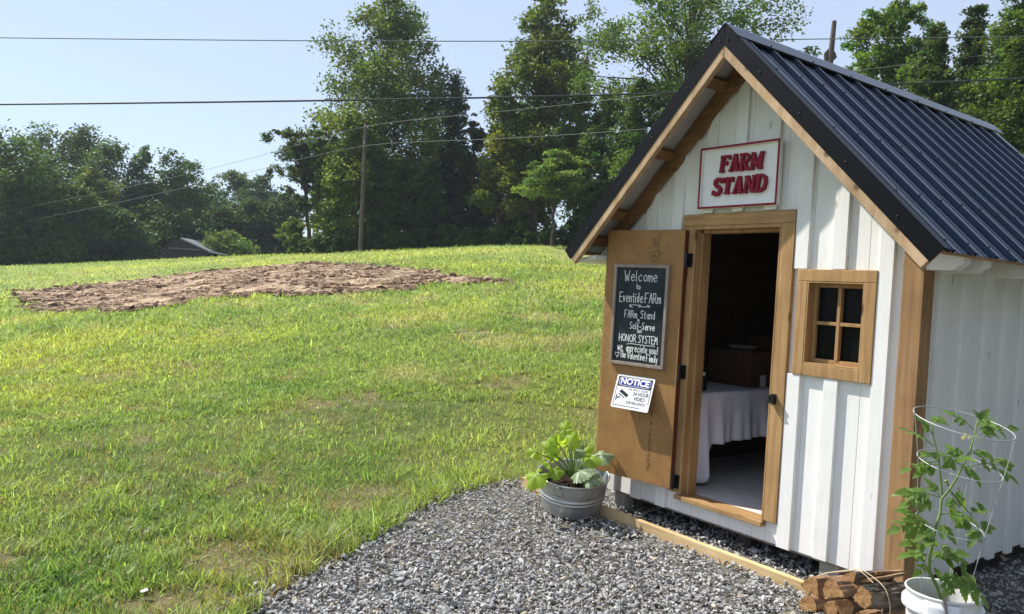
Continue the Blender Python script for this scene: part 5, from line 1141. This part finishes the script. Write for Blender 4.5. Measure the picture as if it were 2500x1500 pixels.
# ------------------------------------------------------------------ trees
SHAPES = {'poplar': [(0, .45), (.12, .8), (.3, 1), (.5, .95), (.7, .78), (.85, .52), (.95, .3), (1, .1)], 'round': [(0, .55), (.2, .85), (.5, 1), (.75, .85), (.9, .55), (1, .2)],
          'cone': [(0, 1), (.3, .8), (.6, .5), (.85, .22), (1, .03)], 'open': [(0, .3), (.2, .7), (.5, 1), (.8, 1), (1, .6)], 'wood': [(0, .9), (.3, 1), (.6, .95), (.8, .72), (.93, .42), (1, .12)],
          'bush': [(0, 1), (.4, 1), (.7, .8), (1, .3)]}
def make_tree(name, label, px, pyb, D, top, hw, shape='wood', n=6000, ls=0.2, tint=(0.055, 0.095, 0.022), t0=0.1, trunk=0.2, clumps=60, seed=0, group=None, lean=(0, 0), cat='tree', rc=(0.24, 0.42), zs=0.8, inner=0.35, limbs=40, base=None, droop=0.0, height=None):
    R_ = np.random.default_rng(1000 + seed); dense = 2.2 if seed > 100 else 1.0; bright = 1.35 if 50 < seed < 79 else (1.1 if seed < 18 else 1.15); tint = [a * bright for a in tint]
    g = ground_at(px, pyb, D) if base is None else np.array(base, float); tp = P(px, top, D); H = height or tp[2] - g[2]; R = 1.1 * hw * D / FOC; clumps = int(clumps * 1.5 * dense); n = int(n * 2.7 * dense); ls = ls * 0.86; clumps = int(clumps * (1.5 if shape == 'cone' else 1)); H *= 1.04 if shape == 'wood' else 1.0
    root = thing(name, label, cat, g, group)
    sh = SHAPES[shape]; ts = np.array([a for a, _ in sh]); rs = np.array([b for _, b in sh])
    lx = CR[:2] / np.linalg.norm(CR[:2]) * lean[0]
    def axis(t): return g + np.array([lx[0] * t * t, lx[1] * t * t, H * t])
    asym = R_.uniform(0.75, 1.2, 8)
    C = []; 
    while len(C) < clumps:
        u = R_.random(); rad = np.interp(u, ts, rs)
        if R_.random() > rad * 0.8 + 0.25: continue
        ph = R_.uniform(0, 2 * math.pi); f = max(inner, R_.random() ** 0.5); f = f if R_.random() < 0.85 else R_.random() * inner
        am = np.interp(ph, np.linspace(0, 2 * math.pi, 9), np.append(asym, asym[0]))
        t = t0 + (1 - t0) * u; c_r = R * R_.uniform(*rc) * (0.55 + 0.45 * rad); rr_ = max(0, R * rad * am - c_r * 0.6) * f
        c = axis(min(t, 1 - c_r * zs * 0.7 / H)) + np.array([rr_ * math.cos(ph), rr_ * math.sin(ph), -droop * rr_])
        C.append((c, c_r, t))
    # leaves
    w = np.array([c[1] ** 2 for c in C]); cnt = np.maximum(12, (n * w / w.sum()).astype(int)); Vs = []; Cs = []
    for (c, r, t), m in zip(C, cnt):
        d = R_.normal(0, 1, (m, 3)); d /= np.linalg.norm(d, axis=1)[:, None]
        sub = R_.normal(0, 1, (max(3, m // 28), 3)); sub /= np.linalg.norm(sub, axis=1)[:, None]; sub *= R_.uniform(0.35, 1.0, (len(sub), 1))
        pos = sub[R_.integers(0, len(sub), m)] * 0.92 + d * (R_.random((m, 1)) ** 0.6) * 0.55
        pos = c + pos * r * np.array([1, 1, zs]); pos[:, 2] = np.maximum(pos[:, 2], g[2] + 0.05)
        a = R_.normal(0, 1, (m, 3)); a[:, 2] *= 0.55; a /= np.linalg.norm(a, axis=1)[:, None]
        nn = R_.normal(0, 0.75, (m, 3)) + np.array([0, 0, 0.8]); b = np.cross(nn, a); b /= np.linalg.norm(b, axis=1)[:, None]
        s = ls * R_.uniform(0.6, 1.3, (m, 1)); a = a * s * 0.62; b = b * s * 0.40
        Vs.append(np.stack([pos - a, pos - b * 0.9, pos + a, pos + b * 0.9], 1).reshape(-1, 3))
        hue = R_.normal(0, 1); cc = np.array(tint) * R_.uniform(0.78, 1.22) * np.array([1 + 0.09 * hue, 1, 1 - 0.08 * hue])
        Cs.append(np.repeat(np.clip(cc * R_.uniform(0.65, 1.35, (m, 1)), 0.004, 1), 4, axis=0))
    V = np.concatenate(Vs); F = np.arange(len(V)).reshape(-1, 4)
    array_mesh('crown', V, F, M['leaf'], root, np.concatenate(Cs))
    mb = MB(); tt = 0.95 if shape in ('cone', 'poplar') else 0.8
    if trunk:
        pts = [axis(t) + (np.array([R_.normal(0, trunk * 0.5), R_.normal(0, trunk * 0.5), 0]) if k else np.array([0, 0, -0.3])) for k, t in enumerate(np.linspace(0, tt, 9))]
        mb.tube(pts, [trunk * (1.25 if k == 0 else 1) * (1 - 0.88 * k / 8) for k in range(9)], 9)
        order = R_.permutation(len(C))[:limbs]
        for i in order:
            c, r, t = C[i]; t1 = max(0.04, t * R_.uniform(0.68, 0.9)); a0 = axis(min(t1, tt)); mid = a0 * 0.5 + c * 0.5 + np.array([0, 0, 0.06 * np.linalg.norm(c - a0)]) + R_.normal(0, 0.05, 3) * np.linalg.norm(c - a0) * 0.5
            r0 = trunk * 0.30 * (1 - 0.6 * t); mb.tube([a0, mid, c], [r0, r0 * 0.6, r0 * 0.22], 6, False)
        mb.build('trunk', M['bark'], root)
    return root
G_ = (0.055, 0.092, 0.022)
LW = 'trees of the dark wood at the left field edge'
# left wood
left = [
 ('huge dark tree at the left picture edge with its crown cut off', 20, 680, 58, 335, 130, 'wood', 9000, 0.24, G_, 0.0),
 ('tall grey green tree rising behind the leftmost dark tree', 95, 655, 74, 306, 95, 'wood', 7000, 0.28, (0.055, 0.085, 0.028), 0.1),
 ('tall rounded tree second behind the left wood edge', 185, 655, 74, 322, 90, 'wood', 7000, 0.28, (0.052, 0.082, 0.03), 0.1),
 ('broad dark tree with a step in its crown right of the two tallest left trees', 262, 650, 70, 362, 85, 'wood', 7000, 0.26, G_, 0.05),
 ('narrow tree with a pointed bushy top above the left wood', 343, 645, 70, 352, 50, 'poplar', 5000, 0.26, (0.055, 0.10, 0.03), 0.1),
 ('light topped tree right of the pointed tree in the left wood', 405, 642, 72, 380, 68, 'wood', 5000, 0.27, (0.06, 0.105, 0.03), 0.05),
 ('lower tree behind the barn at the right end of the left wood', 448, 640, 74, 402, 66, 'wood', 4500, 0.28, (0.055, 0.095, 0.03), 0.05),
 ('small tree in the dip of the wood outline', 492, 636, 78, 432, 60, 'wood', 4000, 0.3, (0.055, 0.095, 0.032), 0.05),
 ('bluish broad tree in the far wood beyond the barn', 560, 634, 88, 418, 62, 'round', 6000, 0.32, (0.055, 0.09, 0.035), 0.05),
 ('rounded far tree between the bluish tree and the leaning pine', 628, 630, 86, 425, 60, 'round', 5500, 0.32, (0.05, 0.085, 0.034), 0.05),
 ('dark tree at the foot of the far wood beside the fence post', 690, 626, 74, 470, 60, 'wood', 5500, 0.28, (0.045, 0.075, 0.024), 0.0),
 ('low broad tree with pale leaves in front of the tallest left trees', 170, 668, 60, 455, 95, 'wood', 7000, 0.24, (0.06, 0.095, 0.024), 0.0),
 ('low dark tree overhanging the field left of the barn', 290, 655, 62, 520, 90, 'bush', 6000, 0.24, (0.045, 0.08, 0.02), 0.0),
 ('dark filler tree directly behind the barn roof', 400, 645, 68, 500, 80, 'wood', 5500, 0.26, G_, 0.0),
 ('tree with yellowish leaf tips in front of the tall rounded tree', 215, 660, 64, 405, 60, 'wood', 5000, 0.25, (0.075, 0.105, 0.024), 0.05),
 ('dark tree standing behind the bright bush by the barn', 525, 636, 70, 505, 70, 'wood', 5500, 0.27, (0.045, 0.078, 0.024), 0.0),
 ('dark tree right behind the fence post in the far wood', 610, 632, 72, 500, 75, 'wood', 5500, 0.27, (0.042, 0.072, 0.024), 0.0),
 ('low black green tree at the bottom left picture corner of the wood', 75, 680, 56, 530, 100, 'bush', 6500, 0.22, (0.04, 0.07, 0.018), 0.0),
]
for i, (lab, px, pyb, D, top, hw, sh_, n, ls, tint, t0) in enumerate(left):
    make_tree('broadleaf_tree', lab, px, pyb, D, top, hw * 1.15, sh_, n, ls, tint, t0, 0.28, 55, i, LW, limbs=8, rc=(0.30, 0.5))
make_tree('bush', 'bright green mounded bush beside the barn', 560, 639, 66, 566, 66, 'bush', 5000, 0.18, (0.11, 0.16, 0.035), 0.0, 0.06, 40, 40, cat='bush', limbs=6)
# centre trees
CT = 'tall trees along the field crest behind the utility pole'
make_tree('tulip_tree', 'tallest broad tree behind the utility pole reaching past the picture top', 920, 612, 52, -25, 205, 'poplar', 18000, 0.23, (0.066, 0.094, 0.022), 0.16, 0.36, 95, 51, CT, limbs=70, rc=(0.17, 0.32))
make_tree('broadleaf_tree', 'leafy bright green tree at the left foot of the tallest tree', 862, 614, 48, 275, 105, 'wood', 9000, 0.20, (0.088, 0.125, 0.025), 0.0, 0.2, 70, 52, CT, limbs=20)
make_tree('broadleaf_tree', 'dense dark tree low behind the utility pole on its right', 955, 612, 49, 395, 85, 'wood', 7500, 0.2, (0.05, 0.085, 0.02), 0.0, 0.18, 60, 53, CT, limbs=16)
make_tree('pine_tree', 'sparse pine with leaning trunk left of the tallest tree', 752, 618, 50, 318, 82, 'open', 4200, 0.17, (0.04, 0.062, 0.026), 0.35, 0.16, 46, 54, None, lean=(-1.6, 0), limbs=46, rc=(0.14, 0.30), zs=0.7)
make_tree('broadleaf_tree', 'slender wispy tree between the pine and the bright green tree', 770, 618, 49, 290, 45, 'open', 3000, 0.15, (0.06, 0.10, 0.025), 0.2, 0.1, 40, 55, None, limbs=36, rc=(0.16, 0.26))
make_tree('sapling', 'small leafy sapling at the field edge below the pine', 712, 622, 50, 530, 40, 'round', 1800, 0.14, (0.085, 0.125, 0.03), 0.15, 0.05, 26, 56, None, limbs=16)
make_tree('cedar_tree', 'dark pointed cedar right of the tallest tree', 1092, 608, 50, 182, 78, 'cone', 8500, 0.19, (0.032, 0.055, 0.02), 0.1, 0.22, 85, 57, None, limbs=40, zs=0.75, rc=(0.34, 0.55))
make_tree('cedar_tree', 'shorter dark cedar leaning on the right of the pointed cedar', 1142, 607, 48, 290, 58, 'wood', 6500, 0.18, (0.035, 0.058, 0.02), 0.12, 0.2, 65, 58, None, limbs=36, zs=0.55)
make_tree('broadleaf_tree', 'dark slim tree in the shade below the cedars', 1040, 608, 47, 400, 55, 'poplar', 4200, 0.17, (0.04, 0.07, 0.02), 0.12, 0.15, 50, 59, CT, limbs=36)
make_tree('tulip_tree', 'tall pointed tree in the middle with warm olive leaves', 1300, 604, 47, -8, 145, 'poplar', 15000, 0.22, (0.068, 0.090, 0.020), 0.2, 0.3, 90, 60, CT, limbs=70, rc=(0.18, 0.34))
make_tree('broadleaf_tree', 'yellow green leafy tree on the left of the olive tree', 1212, 606, 45, 215, 78, 'wood', 6500, 0.19, (0.092, 0.118, 0.022), 0.22, 0.16, 60, 61, CT, limbs=40)
make_tree('broadleaf_tree', 'lit slender tree overlapping the right side of the olive tree', 1400, 604, 44, 150, 55, 'poplar', 5000, 0.18, (0.085, 0.122, 0.024), 0.22, 0.14, 52, 62, CT, limbs=40)
make_tree('dogwood_tree', 'low dogwood with flat layered pale green crown before the dark trunks', 1350, 604, 41, 372, 92, 'bush', 4800, 0.15, (0.105, 0.150, 0.04), 0.52, 0.12, 46, 63, None, limbs=50, zs=0.32, rc=(0.2, 0.40))
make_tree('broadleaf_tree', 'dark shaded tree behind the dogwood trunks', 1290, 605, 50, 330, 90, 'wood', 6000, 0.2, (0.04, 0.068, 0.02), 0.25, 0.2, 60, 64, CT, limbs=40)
make_tree('broadleaf_tree', 'dense dark tree beside the left eave of the shed', 1470, 606, 42, 250, 85, 'wood', 9000, 0.18, (0.045, 0.078, 0.02), 0.05, 0.2, 75, 65, CT, limbs=30)
make_tree('maple_tree', 'great spreading tree with open crown above the shed roof', 1640, 600, 40, -60, 265, 'open', 15000, 0.18, (0.062, 0.098, 0.025), 0.32, 0.40, 105, 66, CT, lean=(0.6, 0), limbs=100, rc=(0.12, 0.24), zs=0.7)
make_tree('broadleaf_tree', 'bushy green tree under the spreading tree left of the shed roof', 1540, 604, 39, 215, 75, 'wood', 7500, 0.17, (0.062, 0.098, 0.022), 0.05, 0.16, 70, 67, CT, limbs=24)
make_tree('bare_sapling', 'thin nearly leafless sapling between the olive tree and spreading tree', 1408, 604, 43, -10, 28, 'poplar', 260, 0.12, (0.07, 0.1, 0.03), 0.3, 0.05, 30, 68, None, limbs=30)
make_tree('broadleaf_tree', 'shaded tree close behind the left slope of the shed roof', 1640, 604, 41, 300, 80, 'wood', 5500, 0.18, (0.045, 0.075, 0.02), 0.05, 0.18, 60, 69, CT, limbs=24)
for i, (lab, px, top, hw) in enumerate([('dim tree seen between the tallest tree and the cedars', 1040, 330, 75), ('dim tree filling the gap below the cedars and yellow green tree', 1165, 395, 70), ('dim tree behind the trunks of the olive tree', 1265, 380, 75), ('dim tree low behind the slender lit tree', 1420, 300, 80), ('dim tree behind the wispy tree beside the pine', 800, 380, 60)]):
    make_tree('broadleaf_tree', lab, px, 612, 57, top, hw, 'wood', 4200, 0.24, (0.045, 0.075, 0.022), 0.04, 0.2, 45, 70 + i, CT, limbs=14, base=(*P(px, 612, 57)[:2], tz(*P(px, 612, 57)[:2])))
# shrubs under the trees along the crest
SG = 'dark shrubs along the foot of the crest trees'
for i, (px, top, hw, D) in enumerate([(800, 572, 48, 46), (880, 575, 45, 47), (960, 555, 55, 46.5), (1035, 560, 45, 46), (1090, 552, 42, 45.5), (1150, 560, 45, 45), (1215, 550, 42, 44), (1275, 545, 48, 43.5), (1340, 560, 45, 43), (1400, 540, 50, 42.5), (1450, 530, 48, 41), (745, 590, 36, 49)]):
    make_tree('shrub', 'dense dark green shrub in the hedge under the crest trees', px, 610 if px > 780 else 620, D, top, hw, 'bush', 3200, 0.15, (0.042 + 0.008 * (i % 3), 0.075 + 0.012 * (i % 3), 0.02), 0.0, 0.04, 30, 80 + i, SG, cat='shrub', limbs=6)
# right of the shed
make_tree('locust_tree', 'small light green feathery tree beyond the shed roof on the right', 2150, 560, 30, 22, 105, 'open', 6500, 0.13, (0.095, 0.150, 0.030), 0.45, 0.12, 62, 101, None, limbs=62, rc=(0.16, 0.28), base=(*P(2150, 560, 30)[:2], 0.6))
make_tree('cedar_tree', 'dark pointed cedar behind the right end of the shed roof', 2345, 560, 27, 20, 120, 'cone', 11000, 0.13, (0.045, 0.07, 0.028), 0.15, 0.2, 90, 102, None, limbs=60, zs=0.5, base=(*P(2345, 560, 27)[:2], 0.5))
make_tree('broadleaf_tree', 'tall vine covered tree at the right picture edge', 2470, 560, 24, 0, 130, 'wood', 11000, 0.12, (0.075, 0.112, 0.024), 0.1, 0.2, 90, 103, None, limbs=60, base=(*P(2470, 560, 24)[:2], 0.4))
make_tree('broadleaf_tree', 'low tangled tree between the feathery tree and the pointed cedar', 2255, 560, 26, 92, 95, 'wood', 8000, 0.12, (0.055, 0.085, 0.026), 0.1, 0.16, 75, 104, None, limbs=50, base=(*P(2255, 560, 26)[:2], 0.5))
make_tree('broadleaf_tree', 'dark dense tree filling the gap behind the far roof corner', 2420, 560, 30, 110, 130, 'wood', 9000, 0.14, (0.045, 0.075, 0.022), 0.05, 0.2, 70, 105, None, limbs=40, base=(*P(2420, 560, 30)[:2], 0.5))
# unseen trees added right of the shed to block sky from its side wall
for i, (x, y, h, hw) in enumerate([(13, 9, 11, 4.5), (16, 3, 12, 5), (15, -3, 11, 4.5), (9.5, 14, 12, 4.5)]):
    b_ = np.array([x, y, 0.0]); D_ = 10.0; dv = b_ + np.array([0, 0, h]) - CAM; dd = float(dv @ CF)
    root = make_tree('broadleaf_tree', 'unseen dense tree added on the right of the shed to shade its side wall', 1250, 600, D_, 0, hw * FOC / D_, 'wood', 5000, 0.22, (0.05, 0.085, 0.022), 0.05, 0.22, 45, 110 + i, 'unseen trees added to shade the right side of the shed', limbs=14, base=(x, y, 0.0), height=h)

# ------------------------------------------------------------------ air
hz = MB().box(-140, 90, -90, 140, -16, 34).build('haze', M['paper'])
hm_ = bpy.data.materials.new('haze'); hm_.use_nodes = True; hn = hm_.node_tree; hn.nodes.clear()
ho = hn.nodes.new('ShaderNodeOutputMaterial'); pv = hn.nodes.new('ShaderNodeVolumePrincipled'); pv.inputs['Color'].default_value = (0.80, 0.88, 1.0, 1); pv.inputs['Density'].default_value = 0.0005; pv.inputs['Anisotropy'].default_value = 0.2
hn.links.new(pv.outputs[0], ho.inputs['Volume']); hz.data.materials.clear(); hz.data.materials.append(hm_); set_props(hz, kind='stuff', label='thin pale summer haze in the air', cat='haze')
